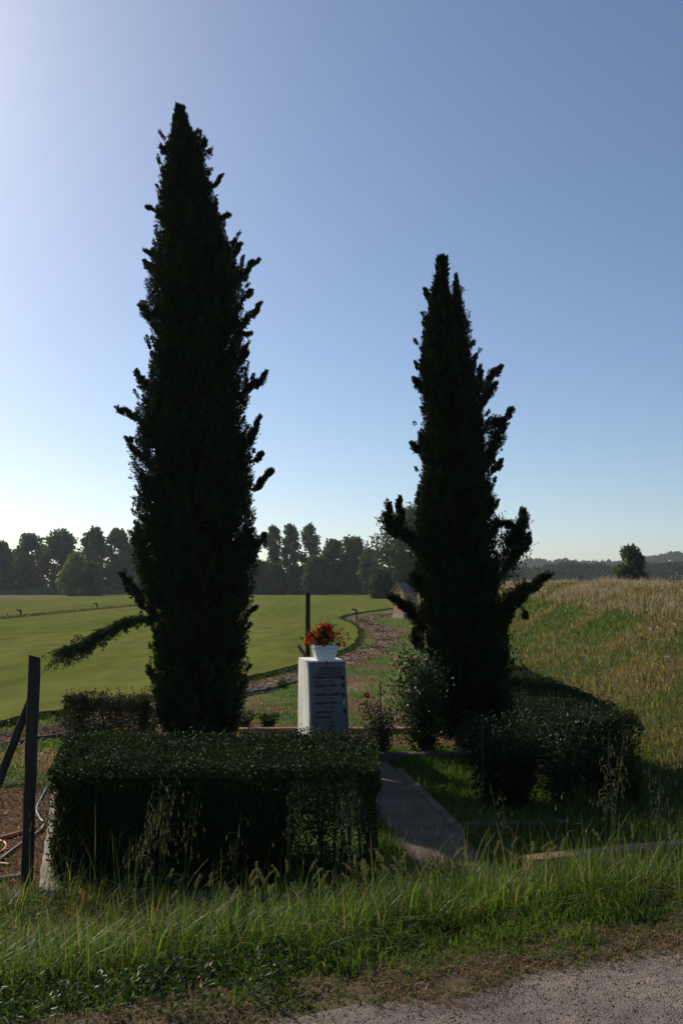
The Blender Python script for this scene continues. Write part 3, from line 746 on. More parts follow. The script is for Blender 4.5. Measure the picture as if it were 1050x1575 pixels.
# --- hedges
def hedge_box(name, label, cat, c, d, rz=0, n=20000, cc=(.016, .032, .009), mat=None, core=True, wob=.11, ll=.028, lw=.017, stems=0, group=None, fray=None, skew=0):
    root = empty(name, (c[0], c[1], c[2]), rz)
    tag(root, label, cat, group)
    m = MB(); X_, Y_, Z_ = d
    A = np.array([Y_ * Z_, Y_ * Z_, X_ * Z_, X_ * Z_, X_ * Y_]); k = rng.choice(5, n, p=A / A.sum())
    p = rng.uniform(-.5, .5, (n, 3)); p[:, 2] += .5
    s = np.array([X_, Y_, Z_]); nrm = np.zeros((n, 3))
    for f_, ax, val in ((0, 0, -.5), (1, 0, .5), (2, 1, -.5), (3, 1, .5), (4, 2, 1.0)):
        q_ = k == f_; p[q_, ax] = val; nrm[q_, ax] = 1 if val > 0 else -1
    # rounded edges
    e = np.stack([np.abs(p[:, 0]) * 2, np.abs(p[:, 1]) * 2], 1)
    P_ = p * s
    ins = np.abs(rng.normal(0, .035, n)) + wob * (fbm(P_[:, 0] + P_[:, 2] * 1.7 + 9 * k, P_[:, 1] + P_[:, 2], .28, 200, 3) - .25)
    rnd = .05 * smooth(.85, 1, e[:, 0]) * (k != 0) * (k != 1) + .05 * smooth(.85, 1, e[:, 1]) * (k != 2) * (k != 3)
    P_ -= nrm * (ins + rnd)[:, None]
    D = nrm * .7 + rand_dir(n) + np.array([0, 0, .35])
    P_[:, 2] += (P_[:, 2] > Z_ * .8) * (.085 * (fbm(P_[:, 0], P_[:, 1], .7, 210, 3) - .55) - .03 * smooth(.3, .55, np.abs(p[:, 0])))
    if fray is not None:
        kp = rng.random(n) < fray(P_); P_, D, n = P_[kp], D[kp], int(kp.sum())
    m.leaves(P_, D, ll * rng.uniform(.7, 1.3, n), lw * rng.uniform(.7, 1.3, n), jit(np.broadcast_to(np.array(cc), (n, 3)), n, .4), fold=.5)
    # shoots standing up from the clipped top
    ns = int(X_ * Y_ * 75); q_ = np.column_stack([rng.uniform(-X_ / 2, X_ / 2, ns), rng.uniform(-Y_ / 2, Y_ / 2, ns), Z_ - .05 + .05 * rng.random(ns) ** 2])
    if fray is not None: q_ = q_[rng.random(len(q_)) < fray(q_)]
    ns = len(q_)
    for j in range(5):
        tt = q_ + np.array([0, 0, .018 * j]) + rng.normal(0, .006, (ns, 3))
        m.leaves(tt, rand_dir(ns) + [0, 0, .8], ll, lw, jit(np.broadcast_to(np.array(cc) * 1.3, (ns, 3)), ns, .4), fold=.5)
    sk = lambda V: V - np.stack([skew * (V[:, 1] + Y_ / 2) * np.clip(.5 - V[:, 0] / X_, 0, 1), 0 * V[:, 0], 0 * V[:, 0]], 1)
    m.v = [sk(v) for v in m.v]
    m.build('foliage', mat or M_box, root)
    st_ = MB()
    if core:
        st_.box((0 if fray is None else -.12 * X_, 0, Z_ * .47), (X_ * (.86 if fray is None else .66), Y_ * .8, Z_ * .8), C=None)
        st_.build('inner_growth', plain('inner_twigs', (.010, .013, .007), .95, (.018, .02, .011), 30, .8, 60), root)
    if stems:
        s2 = MB()
        for j in range(stems):
            xx, yy = random.uniform(.30, .48) * X_, random.uniform(-.4, .4) * Y_
            s2.tube([(xx, yy, 0), (xx + random.uniform(-.03, .03), yy + random.uniform(-.03, .03), Z_ * .4), (xx + random.uniform(-.1, .08), yy + random.uniform(-.08, .08), Z_ * .85)], [.014, .011, .006], 6)
        s2.build('stems', M_bark, root, smooth=True)
    return root
hedge_box('box_hedge', 'long clipped box hedge in front of the taller cypress and the stone, glinting on top', 'hedge', (-.81, 6.06, .02), (2.12, 1.22, .84), 0, 95000, cc=(.019, .031, .0065), ll=.023, lw=.014, group=None,
          fray=lambda P: np.where(P[:, 0] > .78, .45 + .4 * (P[:, 2] > .62), 1.0), stems=9, skew=.27)
hedge_box('box_hedge', 'clipped hedge running back along the right side at the foot of the bank', 'hedge', (2.28, 9.95, 0), (.85, 4.5, .86), math.radians(1.5), 64000, cc=(.019, .031, .0065), ll=.025, lw=.015)
hedge_box('low_shrub', 'low reddish green shrub row behind the left end of the front hedge', 'shrub', (-2.75, 9.9, .0), (.95, .5, .74), .05, 16000, cc=(.042, .042, .022), wob=.42, core=False, ll=.03, lw=.018)

# --- shrubs
def shrub(name, label, cat, base, r, h, n, cc, ll=.035, lw=.022, nst=9, flowers=None, mat=None, fcol=(.55, .02, .04), lift=.15):
    root = empty(name, base); tag(root, label, cat)
    st_ = MB(); lf = MB(); tips = []
    for j in range(nst):
        a = random.uniform(0, 6.28); rr = r * random.uniform(.2, 1) ** .7; hh = h * random.uniform(.65, 1)
        mid = (rr * .4 * math.cos(a), rr * .4 * math.sin(a), hh * .5); end = (rr * math.cos(a), rr * math.sin(a), hh)
        st_.tube([(0.02 * math.cos(a), .02 * math.sin(a), 0), mid, end], [.009, .007, .003], 5)
        for t in np.linspace(lift, 1, max(3, n // nst // 10)):
            p = np.array(mid) * min(1, t * 2) if t < .5 else np.array(mid) + (np.array(end) - np.array(mid)) * (t - .5) * 2
            tips.append(p)
    tips = np.array(tips); k = n // len(tips) + 1
    P_ = np.repeat(tips, k, 0) + rng.normal(0, 1, (len(tips) * k, 3)) * [r * .22, r * .22, h * .07]
    P_[:, 2] = np.abs(P_[:, 2])
    lf.leaves(P_, rand_dir(len(P_)) + [0, 0, .2], ll * rng.uniform(.6, 1.3, len(P_)), lw * rng.uniform(.7, 1.2, len(P_)), jit(np.broadcast_to(np.array(cc), (len(P_), 3)), len(P_), .45))
    st_.build('stems', M_bark, root, smooth=True); lf.build('leaves', mat or M_shrub, root)
    for (fx, fy, fz, fr) in flowers or []:
        f_ = MB(); q = rand_dir(40) * [1, 1, .8]; f_.leaves(q * fr * .35 , q + rng.normal(0, .3, q.shape), fr, fr * .9, jit(np.broadcast_to(np.array(fcol), (40, 3)), 40, .2))
        f_.tube([(0, 0, -.12), (0, 0, 0)], .003, 5, C=(.03, .05, .02))
        f_.build('flower', M_petal, root, loc=(fx, fy, fz))
    return root
b = W(612, 1130)
shrub('rounded_shrub', 'dark rounded shrub at the front right of the garden lawn beside the side hedge', 'shrub', (1.50, 7.80, 0), .40, .78, 17000, (.010, .019, .005), nst=26, lift=.02, mat=M_box)
shrub('rose_bush', 'rose bush with a single pink bloom beside the thin stake', 'rose', (.48, 10.0, 0), .26, .66, 1900, (.035, .042, .02), flowers=[(-.18, -.1, .72, .035)], nst=8, fcol=(.62, .06, .13))
shrub('leafy_bush', 'tall loose green bush with small pale blossoms against the shorter cypress', 'bush', (.98, 10.1, 0), .42, 1.28, 5200, (.018, .034, .010), ll=.05, lw=.028, nst=14, flowers=[(-.34, -.1, 1.13, .02), (-.28, -.2, 1.05, .018), (-.12, -.3, 1.17, .02), (-.2, -.25, .78, .016)], fcol=(.6, .45, .42))
shrub('leafy_bush', 'dark bush at the right foot of the shorter cypress, behind the side hedge top', 'bush', (2.15, 12.2, 0), .40, 1.35, 2600, (.022, .04, .014), ll=.06, lw=.034, nst=9)
shrub('round_shrub', 'small olive shrub right of the taller cypress, before the wire fence', 'shrub', W(412, 1122), .15, .22, 900, (.03, .045, .014), nst=8)
shrub('round_shrub', 'small brown green shrub touching the right foot of the taller cypress', 'shrub', W(374, 1122), .16, .27, 900, (.04, .04, .018), nst=8)
shrub('weed_clump', 'little green weed clump on the dirt beside the black pipe', 'weed', W(434, 1057), .12, .13, 500, (.04, .07, .014), nst=6, ll=.05, lw=.02)
shrub('leafy_bush', 'thin leafy shrub left of the taller cypress, just past the low shrub row', 'bush', (-2.35, 10.4, 0), .22, .78, 900, (.04, .045, .022), nst=7)
shrub('leafy_bush', 'shaggy bush against the left face of the corner of the side hedge', 'bush', (1.98, 7.75, 0), .36, .92, 2600, (.026, .042, .015), nst=10)

# ------------------------------------------------------------------ stone things of the garden
def slabthing(name, label, cat, c, d, rz, mat, kind=None, part=True):
    m = MB()
    x, y, z = d; k = max(2, int(x / .12))
    P_ = np.linspace(-x / 2, x / 2, k + 1); ch = min(.012, z * .2)
    V = []
    for i, q in enumerate(P_):
        o = [random.uniform(-.006, .006) for _ in range(6)]
        V += [(q, -y / 2 + o[0], -z / 2), (q, -y / 2 + o[1], z / 2 - ch), (q, -y / 2 + ch + o[1], z / 2 + o[2] * .6), (q, y / 2 - ch + o[3], z / 2 + o[4] * .6), (q, y / 2 + o[3], z / 2 - ch), (q, y / 2 + o[5], -z / 2)]
    V = np.array(V) @ np.array(Matrix.Rotation(rz, 3, 'Z')).T
    i = np.arange(k)[:, None] * 6; j = np.arange(6)[None]
    Q = np.stack([i + j, i + (j + 1) % 6, i + 6 + (j + 1) % 6, i + 6 + j], -1).reshape(-1, 4)
    m.add(V, [Q[:, ::-1], [[0, 1, 2, 3, 4, 5]], [list(range(k * 6, k * 6 + 6))[::-1]]])
    o = m.build(name, mat, loc=c)
    return tag(o, label, cat, kind=kind)
slabthing('concrete_kerb', 'low concrete kerb along the foot of the long front hedge', 'kerb', (-.83, 5.36, -.03), (2.5, .14, .24), 0, M_shadeconc)
slabthing('concrete_kerb', 'pale concrete kerb on the left side of the garden striped by the post shadow', 'kerb', (-2.36, 7.1, .0), (3.75, .13, .25), math.pi / 2 + math.radians(17.3), M_conc)
slabthing('concrete_kerb', 'narrow reddish kerb behind the marble stone', 'kerb', (.35, 11.6, .0), (3.6, .12, .14), math.radians(1), M_brickk)
slabthing('concrete_kerb', 'grey stone edging in shade between the bushes and the garden lawn', 'kerb', (1.25, 9.85, .0), (1.7, .14, .16), math.radians(2), M_shadeconc)
pa_, pb_ = W(612, 1190), W(700, 1278)
slabthing('concrete_kerb', 'worn light edging along the right side of the path', 'kerb', ((pa_[0] + pb_[0]) / 2 + .05, (pa_[1] + pb_[1]) / 2, .0), (2.5, .08, .05), math.atan2(pb_[1] - pa_[1], pb_[0] - pa_[0]), M_pathedge)
slabthing('concrete_kerb', 'dark brown kerb at the front of the right garden bed', 'kerb', (1.45, 7.05, -.02), (.85, .12, .17), math.radians(4), M_shadeconc)
slabthing('low_wall', 'reddish coping wall rising to the right out of the verge grass', 'wall', (2.25, 5.80, .12), (2.2, .13, .30), math.radians(16), M_brickk)
slabthing('stone_slab', 'cracked pale stone slab lying in the grass by the low wall', 'slab', (1.22, 5.36, .12), (.60, .20, .08), math.radians(3), M_stone)
slabthing('stone_slab', 'small pale stone half hidden in grass at the right end of the low wall', 'slab', (2.05, 5.48, .13), (.22, .2, .09), math.radians(15), M_stone)

# path sheet
m = MB(); k = 24
ya = np.linspace(5.35, 9.7, k); xr_ = .74 + (7.75 - ya) * .285 * .42 + .02; pa, pb = W(612, 1190), W(700, 1278); xr_ = pa[0] + (ya - pa[1]) * (pb[0] - pa[0]) / (pb[1] - pa[1])
xl_ = xr_ - .60 + .04 * (vn(ya, 0, .3, 66) - .5)
V = np.concatenate([np.column_stack([xl_, ya, np.full(k, .012)]), np.column_stack([xr_, ya, np.full(k, .012)])])
i = np.arange(k - 1); m.add(V, [np.stack([i, i + k, i + k + 1, i + 1], 1)])
tag(m.build('path', M_path), kind='structure')

# ------------------------------------------------------------------ memorial stele
YAW = math.radians(15)
SD = 9.75
fx, fy = (475 - 525) / F * SD, SD
stele = empty('memorial_stone', (fx, fy, 0), YAW)
tag(stele, 'tapered white marble memorial stone with engraved names between the two cypresses', 'memorial')
HH = 1.13; wT, wB = .445, .46; dT, dB = .56, .72; gap = .035
def prism(m, x0, x1, X0, X1, y0t, y1t, y0b, y1b, zb, zt):
    """x0,x1 top x range; X0,X1 bottom x range; y front/back at top and bottom"""
    V = [(X0, y0b, zb), (X1, y0b, zb), (X1, y1b, zb), (X0, y1b, zb), (x0, y0t, zt), (x1, y0t, zt), (x1, y1t, zt), (x0, y1t, zt)]
    m.add(V, [[[0, 3, 2, 1]], [[4, 5, 6, 7]], [[0, 1, 5, 4]], [[1, 2, 6, 5]], [[2, 3, 7, 6]], [[3, 0, 4, 7]]])
m = MB()
sl = dB - dT
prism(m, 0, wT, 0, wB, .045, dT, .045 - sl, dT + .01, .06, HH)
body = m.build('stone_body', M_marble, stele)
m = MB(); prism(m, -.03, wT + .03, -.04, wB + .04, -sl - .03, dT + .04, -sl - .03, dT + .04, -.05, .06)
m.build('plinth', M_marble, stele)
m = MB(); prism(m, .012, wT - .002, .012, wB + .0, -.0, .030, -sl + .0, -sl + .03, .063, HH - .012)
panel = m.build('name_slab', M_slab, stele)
# dark joint behind the slab
m = MB(); prism(m, .02, wT - .01, .02, wB - .01, .031, .044, -sl + .031, -sl + .044, .07, HH - .02)
m.build('joint', M_dark, stele)
# lettering on the leaning face: local frame
al = math.atan2(sl, HH)
FN = Matrix.Rotation(-al, 4, 'X')
def face_pt(u, z):  # u along x, z height on the face
    return Vector((u, -sl * (HH - z) / (HH - .063) - .0035, z))
def text_mesh(txt, size, u, z, sx_=.8):
    cu = bpy.data.curves.new('t', 'FONT'); cu.body = txt; cu.size = size; cu.extrude = .0006; cu.resolution_u = 2
    cu.offset = size * .012
    to = bpy.data.objects.new('t', cu); col.objects.link(to)
    dg = bpy.context.evaluated_depsgraph_get(); me = bpy.data.meshes.new_from_object(to.evaluated_get(dg))
    bpy.data.objects.remove(to)
    V = np.array([v.co[:] for v in me.vertices]) if len(me.vertices) else np.zeros((0, 3))
    Fc = [list(p.vertices) for p in me.polygons]
    bpy.data.meshes.remove(me)
    V[:, 0] *= sx_
    p0 = face_pt(u, z)
    out = np.stack([p0.x + V[:, 0], p0.y + V[:, 1] * math.sin(al) - V[:, 2] * math.cos(al), p0.z + V[:, 1] * math.cos(al) + V[:, 2] * math.sin(al)], 1)
    return out, Fc
ins = MB()
# px (in the photo) rows -> heights on the slab
def zrow(py): return WD(500, py, SD)[2]
rows_ = [("A 40 ANNI DAL MARTIRIO", .030, .115, 1029.5, .8), ("SPLIT", 0, 0, 0, 0),
         ("ANCHE A STRADA FERRATA", .030, .115, 1033.5, .8), ("I CI  BARBARAMENTE CADDERO", .030, .045, 1038, .82),
         ("GABRIELLI PELLEGRINO", .046, .048, 1044, .78), ("NATO IL  14  10  1896", .030, .052, 1050, .8),
         ("GABRIELLI DAVID", .046, .052, 1057, .78), ("\"    \"    18  8  1921", .030, .085, 1063, .85),
         ("VINCENTI ROBERTO", .046, .058, 1070, .78), ("\"    \"     8  3  1927", .030, .09, 1076, .85),
         ("VINCENTI GINO", .046, .062, 1083, .78), ("\"    \"    18  6  1924", .030, .09, 1089, .85),
         ("VERONESI LIA", .046, .066, 1096.5, .78), ("IN  MAZZINI", .042, .07, 1104, .8), ("8  12  1906", .028, .17, 1111, .8),
         ("I FAMILIARI", .022, .21, 1116, .8), ("POSERO", .022, .22, 1119.5, .8)]
for tx, sz, u, py, sxx in rows_:
    if not sz: continue
    V, Fc = text_mesh(tx, sz, u, zrow(py), sxx)
    if len(V):
        ins = MB(); ins.add(V, [[f_] for f_ in Fc]); ins.build('inscription', M_ink, panel)
# cross
ins = MB()
p0 = face_pt(.215, zrow(1024))
def onface(du, dz): return (p0.x + du, p0.y + dz * math.sin(al) - .001, p0.z + dz * math.cos(al))
for (a, b, c_, d_) in ((-.004, .004, -.012, .055), (-.018, .018, .030, .038)):
    ins.add([onface(a, c_), onface(b, c_), onface(b, d_), onface(a, d_)], [[[0, 1, 2, 3]]])
ins.build('cross', M_ink, panel)
def oval(u, py, rx, rz_, mat, name):
    p0 = face_pt(u, zrow(py)); m = MB(); a = np.linspace(0, 2 * math.pi, 20, endpoint=False)
    for off in (.002, .006):
        V = [(p0.x + rx * math.cos(t), p0.y + rz_ * math.sin(t) * math.sin(al) - off, p0.z + rz_ * math.sin(t) * math.cos(al)) for t in a]
        if off == .002: V0 = V
    m.add(V0 + V, [[[i for i in range(20, 40)]], np.array([[i, (i + 1) % 20, 20 + (i + 1) % 20, 20 + i] for i in range(20)])])
    return m.build(name, mat, panel)
oval(.395, 1043.5, .019, .026, M_photo, 'portrait'); oval(.40, 1055, .022, .028, M_photo, 'portrait')
oval(.405, 1070, .017, .020, M_photo, 'portrait'); oval(.405, 1080, .010, .018, M_lightoval, 'portrait'); oval(.41, 1094, .021, .028, M_photo, 'portrait')
oval(.075, 1111, .013, .013, M_bronze, 'stud'); oval(.42, 1109, .013, .013, M_bronze, 'stud'); oval(.405, 1065, .006, .006, M_bronze, 'stud')

# pot and flowers
cx_, cy_ = .235, .175
R_ = Matrix.Rotation(YAW, 3, 'Z')
pp = Vector((fx, fy, HH)) + R_ @ Vector((cx_, cy_, .001))
pot = empty('flower_pot', pp, YAW)
tag(pot, 'white square tapered flower pot on top of the memorial stone', 'flower pot')
m = MB()
def ringpot(zs):
    V = []
    for (hx, hy, z) in zs: V += [(-hx, -hy, z), (hx, -hy, z), (hx, hy, z), (-hx, hy, z)]
    n = len(zs); fs = [[[3, 2, 1, 0]]]
    for i in range(n - 1):
        for j in range(4): fs.append([[i * 4 + j, i * 4 + (j + 1) % 4, (i + 1) * 4 + (j + 1) % 4, (i + 1) * 4 + j]])
    fs.append([[(n - 1) * 4 + j for j in range(4)]])
    m.add(V, fs)
ringpot([(.105, .075, 0), (.115, .08, .03), (.138, .098, .135), (.148, .108, .14), (.150, .110, .175), (.138, .098, .175), (.132, .094, .150)])
m.build('pot_body', M_pot, pot)
m = MB(); m.add([(-.132, -.094, .155), (.132, -.094, .155), (.132, .094, .155), (-.132, .094, .155)], [[[0, 1, 2, 3]]]); m.build('soil', plain('potting_soil', (.03, .02, .015), .95), pot)
ger = empty('geranium', pp + Vector((0, 0, .156))); tag(ger, 'red orange flowering plant filling the white pot', 'flowers')
m = MB(); lf = MB(); heads = []
rngf = np.random.default_rng(5)
for j in range(84):
    a = rngf.uniform(0, 6.28); e = rngf.uniform(.05, 1.0) ** .8
    rx_ = .245; hz = .20
    x_, y_ = rx_ * e * math.cos(a), .15 * e * math.sin(a)
    z_ = hz * (1 - e ** 2.2) + rngf.uniform(-.04, .05) + .02
    if j < 4: z_ += .05
    heads.append((x_, y_, max(z_, -.01)))
    lf.tube([(x_ * .3, y_ * .3, 0), (x_ * .6, y_ * .6, z_ * .7), (x_, y_, z_)], .002, 4, C=(.04, .06, .02))
H_ = np.array(heads)
k = 2400; base_ = H_[rngf.integers(0, len(H_), k)] * rngf.uniform(.35, 1.08, (k, 1)) + rngf.normal(0, .016, (k, 3)); base_[:, 2] = np.maximum(base_[:, 2], 0)
lf.leaves(base_, rand_dir(k) + [0, 0, .4], rng.uniform(.012, .026, k), rng.uniform(.01, .02, k), jit(np.broadcast_to(np.array([.035, .055, .02]), (k, 3)), k, .5))
for (dx_, dz_) in ((.30, .10), (.27, .15), (-.22, .14), (-.20, .18), (.05, .27), (.12, .25), (.20, .20), (-.27, .10)):
    lf.tube([(dx_ * .3, 0, 0), (dx_ * .7, -.03, dz_ * .8), (dx_, -.03, dz_)], .002, 4, C=(.03, .045, .02))
    q = np.array([dx_, -.03, dz_]) + rngf.normal(0, .014, (24, 3)); lf.leaves(q, rand_dir(24), .018, .012, jit(np.broadcast_to(np.array([.025, .04, .018]), (24, 3)), 24, .4))
lf.build('leaves', M_shrub, ger)
for j, (x_, y_, z_) in enumerate(heads):
    if j % 7 == 6: continue
    f_ = MB(); q = rand_dir(30); c_ = np.array([.70, .06, .015]) if j % 3 else np.array([.75, .14, .03])
    f_.leaves(q * .004, q + rng.normal(0, .3, q.shape), rng.uniform(.016, .026, 30), .018, jit(np.broadcast_to(c_, (30, 3)), 30, .2))
    f_.build('bloom', M_petal, ger, loc=(x_, y_, z_))

# ------------------------------------------------------------------ posts, stake, wire
def post_tube(a, b, w, dpt, rz, mat, name, parent, notch=True):
    m = MB(); a = np.array(a, float); b = np.array(b, float); k = 14
    A = (b - a); Ln = np.linalg.norm(A); T = A / Ln
    S = np.cross(T, [0, 1, 0]); S /= np.linalg.norm(S); U = np.cross(S, T)
    S, U = S * math.cos(rz) + U * math.sin(rz), U * math.cos(rz) - S * math.sin(rz)
    V = []
    prof = [(-1, -.7), (-.7, -1), (.7, -1), (1, -.7), (1, .7), (.7, 1), (-.7, 1), (-1, .7)]
    for i in range(k + 1):
        c_ = a + A * i / k + S * random.uniform(-.003, .003); wv = 1 + random.uniform(-.03, .03)
        for (p_, q_) in prof: V.append(c_ + S * p_ * w / 2 * wv + U * q_ * dpt / 2 * wv)
    V = np.array(V); V[-8:] += T * np.array([.0, .006, .012, .01, .004, 0, -.004, -.002])[:, None] * 1.5
    i = np.arange(k)[:, None] * 8; j = np.arange(8)[None]
    m.add(V, [np.stack([i + j, i + (j + 1) % 8, i + 8 + (j + 1) % 8, i + 8 + j], -1).reshape(-1, 4), [list(range(8))[::-1]], [list(range(k * 8, k * 8 + 8))]])
    return m.build(name, mat, parent)
d1 = 5.45; bx = WD(41, 1350, d1)[0]
p1 = empty('fence_post', (bx, d1, 0)); tag(p1, 'near dark wooden fence post with diagonal brace at the left edge', 'post', 'braced wooden posts')
tp = WD(55, 1010, d1)
post_tube((0, 0, -.1), (tp[0] - bx - .005, 0, tp[2] - .005), .062, .062, .12, M_wood, 'post', p1)
e = WD(-42, 1260, 5.60)
tb = WD(46, 1072, d1)
post_tube((e[0] - bx, .1, -.1 if e[2] < 0 else e[2] - .25), (tb[0] - bx, .045, tb[2]), .045, .045, .1, M_wood, 'brace', p1)
d2 = 12.6; bx2 = WD(473.5, 950, d2)[0]
p2 = empty('fence_post', (bx2, d2, 0)); tag(p2, 'dark wooden fence post rising behind the flower pot, braced to the left', 'post', 'braced wooden posts')
post_tube((0, 0, -.1), (0, 0, WD(473, 912, d2)[2]), .062, .062, .2, M_wood, 'post', p2)
a_ = WD(459, 992, d2); post_tube((a_[0] - bx2, -.06, a_[2]), (.19, -.05, .62), .05, .03, 0, M_brickk, 'brace', p2)
d3 = 9.9; s3 = empty('garden_stake', (WD(585, 1100, d3)[0], d3, 0)); tag(s3, 'thin dark stake standing in the rose bush', 'stake')
post_tube((0, 0, -.05), (.0, 0, WD(585, 1050, d3)[2]), .016, .016, 0, M_rust, 'stake_rod', s3)
for (pxs, lab) in ((590, 'thin upright wire rod at the front right garden corner'),):
    d_ = 7.35; s_ = empty('wire_rod', ((737 - 525) / F * d_, d_, 0)); tag(s_, lab, 'rod')
    post_tube((0, 0, 0), (0, 0, WD(737, 1105, d_)[2]), .007, .007, 0, M_rust, 'rod', s_)
# low wire mesh fence behind the garden
wf = empty('wire_fence', (-1.3, 12.2, 0)); tag(wf, 'low sagging wire mesh between the taller cypress and the stone', 'fence')
m = MB()
for x_ in np.arange(-.7, .78, .055): m.tube([(x_, 0, 0), (x_ + .004, 0, .36)], .0013, 4, cap=False)
for z_ in np.linspace(.04, .36, 6): m.tube([(x_, .0, z_ - .012 * math.sin((x_ + .7) * 2.2)) for x_ in np.linspace(-.7, .77, 12)], .0013, 4, cap=False)
m.build('mesh', M_rust, wf)
for x_ in (-.7, .77):
    m = MB(); m.tube([(x_, 0, -.05), (x_, 0, .40)], .007, 6); m.build('post', M_rust, wf)

# ------------------------------------------------------------------ hoses and pipes
def hose(pts, r, mat, name, label, cat, rough_=True):
    P_ = [W(px, py, 0) for px, py in pts]; P_ = np.array(P_)
    t = np.linspace(0, len(P_) - 1, len(P_) * 8); Q = np.stack([np.interp(t, range(len(P_)), P_[:, k]) for k in range(3)], 1)
    for _ in range(6): Q[1:-1] = (Q[:-2] + Q[1:-1] * 2 + Q[2:]) / 4
    Q[:, 2] = height(Q[:, 0], Q[:, 1]) + r * .8
    m = MB(); m.tube(Q, r, 8); o = m.build(name, mat, smooth=True); return tag(o, label, cat)
hose([(-40, 1300), (0, 1292), (20, 1287), (45, 1280), (55, 1277)], .017, M_orange, 'garden_hose', 'long orange hose running toward the near fence post', 'hose')
hose([(-30, 1292), (0, 1294.5), (8, 1297), (11, 1303), (4, 1312), (-20, 1322)], .011, M_orange, 'garden_hose', 'small orange hose loop below the long orange hose', 'hose')
hose([(-30, 1328), (0, 1331), (15, 1333)], .011, M_orange, 'garden_hose', 'short orange hose end left of the foot of the post', 'hose')
hose([(76, 1206), (66, 1225), (58, 1240), (56, 1250), (62, 1262), (67, 1267)], .011, M_green, 'garden_hose', 'green hose curling beside the left kerb', 'hose')
hose([(-20, 1338), (5, 1323), (30, 1302), (52, 1288), (64, 1280), (68, 1272)], .014, M_brownhose, 'garden_hose', 'brown dusty hose running behind the near post to the kerb', 'hose')
hose([(-40, 1362), (0, 1354), (32, 1349)], .014, M_greypipe, 'metal_pipe', 'pale metal pipe on the ground at the foot of the near post', 'pipe')
hose([(-40, 1156), (0, 1148), (80, 1135), (200, 1112), (300, 1084), (378, 1068), (410, 1061), (450, 1052), (480, 1043)], .028, M_black, 'irrigation_pipe', 'black irrigation pipe lying along the dirt track', 'pipe')
hose([(340, 1083), (378, 1072), (405, 1066), (428, 1060)], .014, M_black, 'irrigation_pipe', 'thinner black pipe beside the main one right of the taller cypress', 'pipe')

# sprinklers: short riser with a bent arm
def sprinkler(px, py_top, py_base, depth, label, s=1.0, flip=1):
    x_ = (px - 525) / F * depth; e_ = empty('field_sprinkler', (x_, depth, 0)); tag(e_, label, 'sprinkler', 'irrigation sprinklers on the turf')
    h_ = WD(px, py_top, depth)[2]
    m = MB(); m.tube([(0, 0, -.02), (0, 0, h_ * .72)], .035 * s, 7); m.tube([(0, 0, h_ * .55), (0, 0, h_ * .72)], .055 * s, 7); m.build('riser', M_rust, e_)
    m = MB(); m.tube([(0, 0, h_ * .68), (-.02 * flip, 0, h_ * .86), (-.12 * flip, 0, h_ * .98), (-.30 * flip, 0, h_)], [.05 * s, .05 * s, .045 * s, .03 * s], 7); m.build('nozzle', M_rust, e_)
sprinkler(36, 938, 949, 56, 'bent irrigation sprinkler nearest the left edge on the bare strip', 1.5)
sprinkler(152, 928, 936, 74, 'bent irrigation sprinkler on the bare strip nearer the taller cypress', 1.6)
sprinkler(548, 937, 946, 50, 'bent irrigation sprinkler at the corner of the turf above the flowers', 1.3)

# ------------------------------------------------------------------ brick shrine
d = 52.0
sh = empty('brick_shrine', (WD(623, 930, d)[0], d, 0), math.radians(-62))
tag(sh, 'small brick wayside shrine with gabled roof and dark niche beyond the track', 'shrine')
bw, bd, bh = 1.2, 1.0, 1.72
m = MB()
nh0, nh1, nw = .95, 1.52, .25
m.box((0, 0, nh0 / 2 - .05), (bw, bd, nh0 + .1))
for s_ in (-1, 1): m.box((s_ * (bw / 2 + nw) / 2, 0, (nh0 + nh1) / 2), (bw / 2 - nw, bd, nh1 - nh0))
m.box((0, bd / 2 - .06, (nh0 + nh1) / 2), (nw * 2, .12, nh1 - nh0))
m.box((0, 0, (nh1 + bh) / 2), (bw, bd, bh - nh1))
V = [(-bw / 2, -bd / 2, bh), (bw / 2, -bd / 2, bh), (0, -bd / 2, bh + .42), (-bw / 2, bd / 2, bh), (bw / 2, bd / 2, bh), (0, bd / 2, bh + .42)]
m.add(V, [[[0, 1, 2]], [[4, 3, 5]], [[0, 2, 5, 3]], [[1, 4, 5, 2]]])
wl = m.build('walls', M_brick, sh)
m = MB(); m.box((0, bd / 2 - .14, (nh0 + nh1) / 2), (nw * 2 - .004, .03, nh1 - nh0 - .004)); m.box((0, -.05, nh0 + .005), (nw * 2 - .004, bd * .7, .006)); m.build('niche', M_dark, wl)
m = MB()
for s_ in (-1, 1):
    L_ = math.hypot(bw / 2 + .13, .42 * (bw / 2 + .13) / (bw / 2)); an = math.atan2(.42, bw / 2)
    m.box((s_ * (bw / 4 + .035), 0, bh + .21 + .012), (L_ + .05, bd + .26, .05), tilt=(s_ * an, 'Y'))
m.build('roof', M_tile, sh)
m = MB(); m.box((0, 0, .12), (bw + .1, bd + .1, .24)); m.build('plinth', M_stone, sh)
m = MB()
for s_ in (-1, 1): m.box((s_ * (nw + .05), -bd / 2 - .008, (nh0 + nh1) / 2), (.09, .03, nh1 - nh0 + .1))
m.box((0, -bd / 2 - .008, nh1 + .07), (nw * 2 + .2, .028, .08)); m.build('niche_trim', plain('pink_plaster', (.42, .24, .17), .9, (.5, .3, .21), 8), sh)

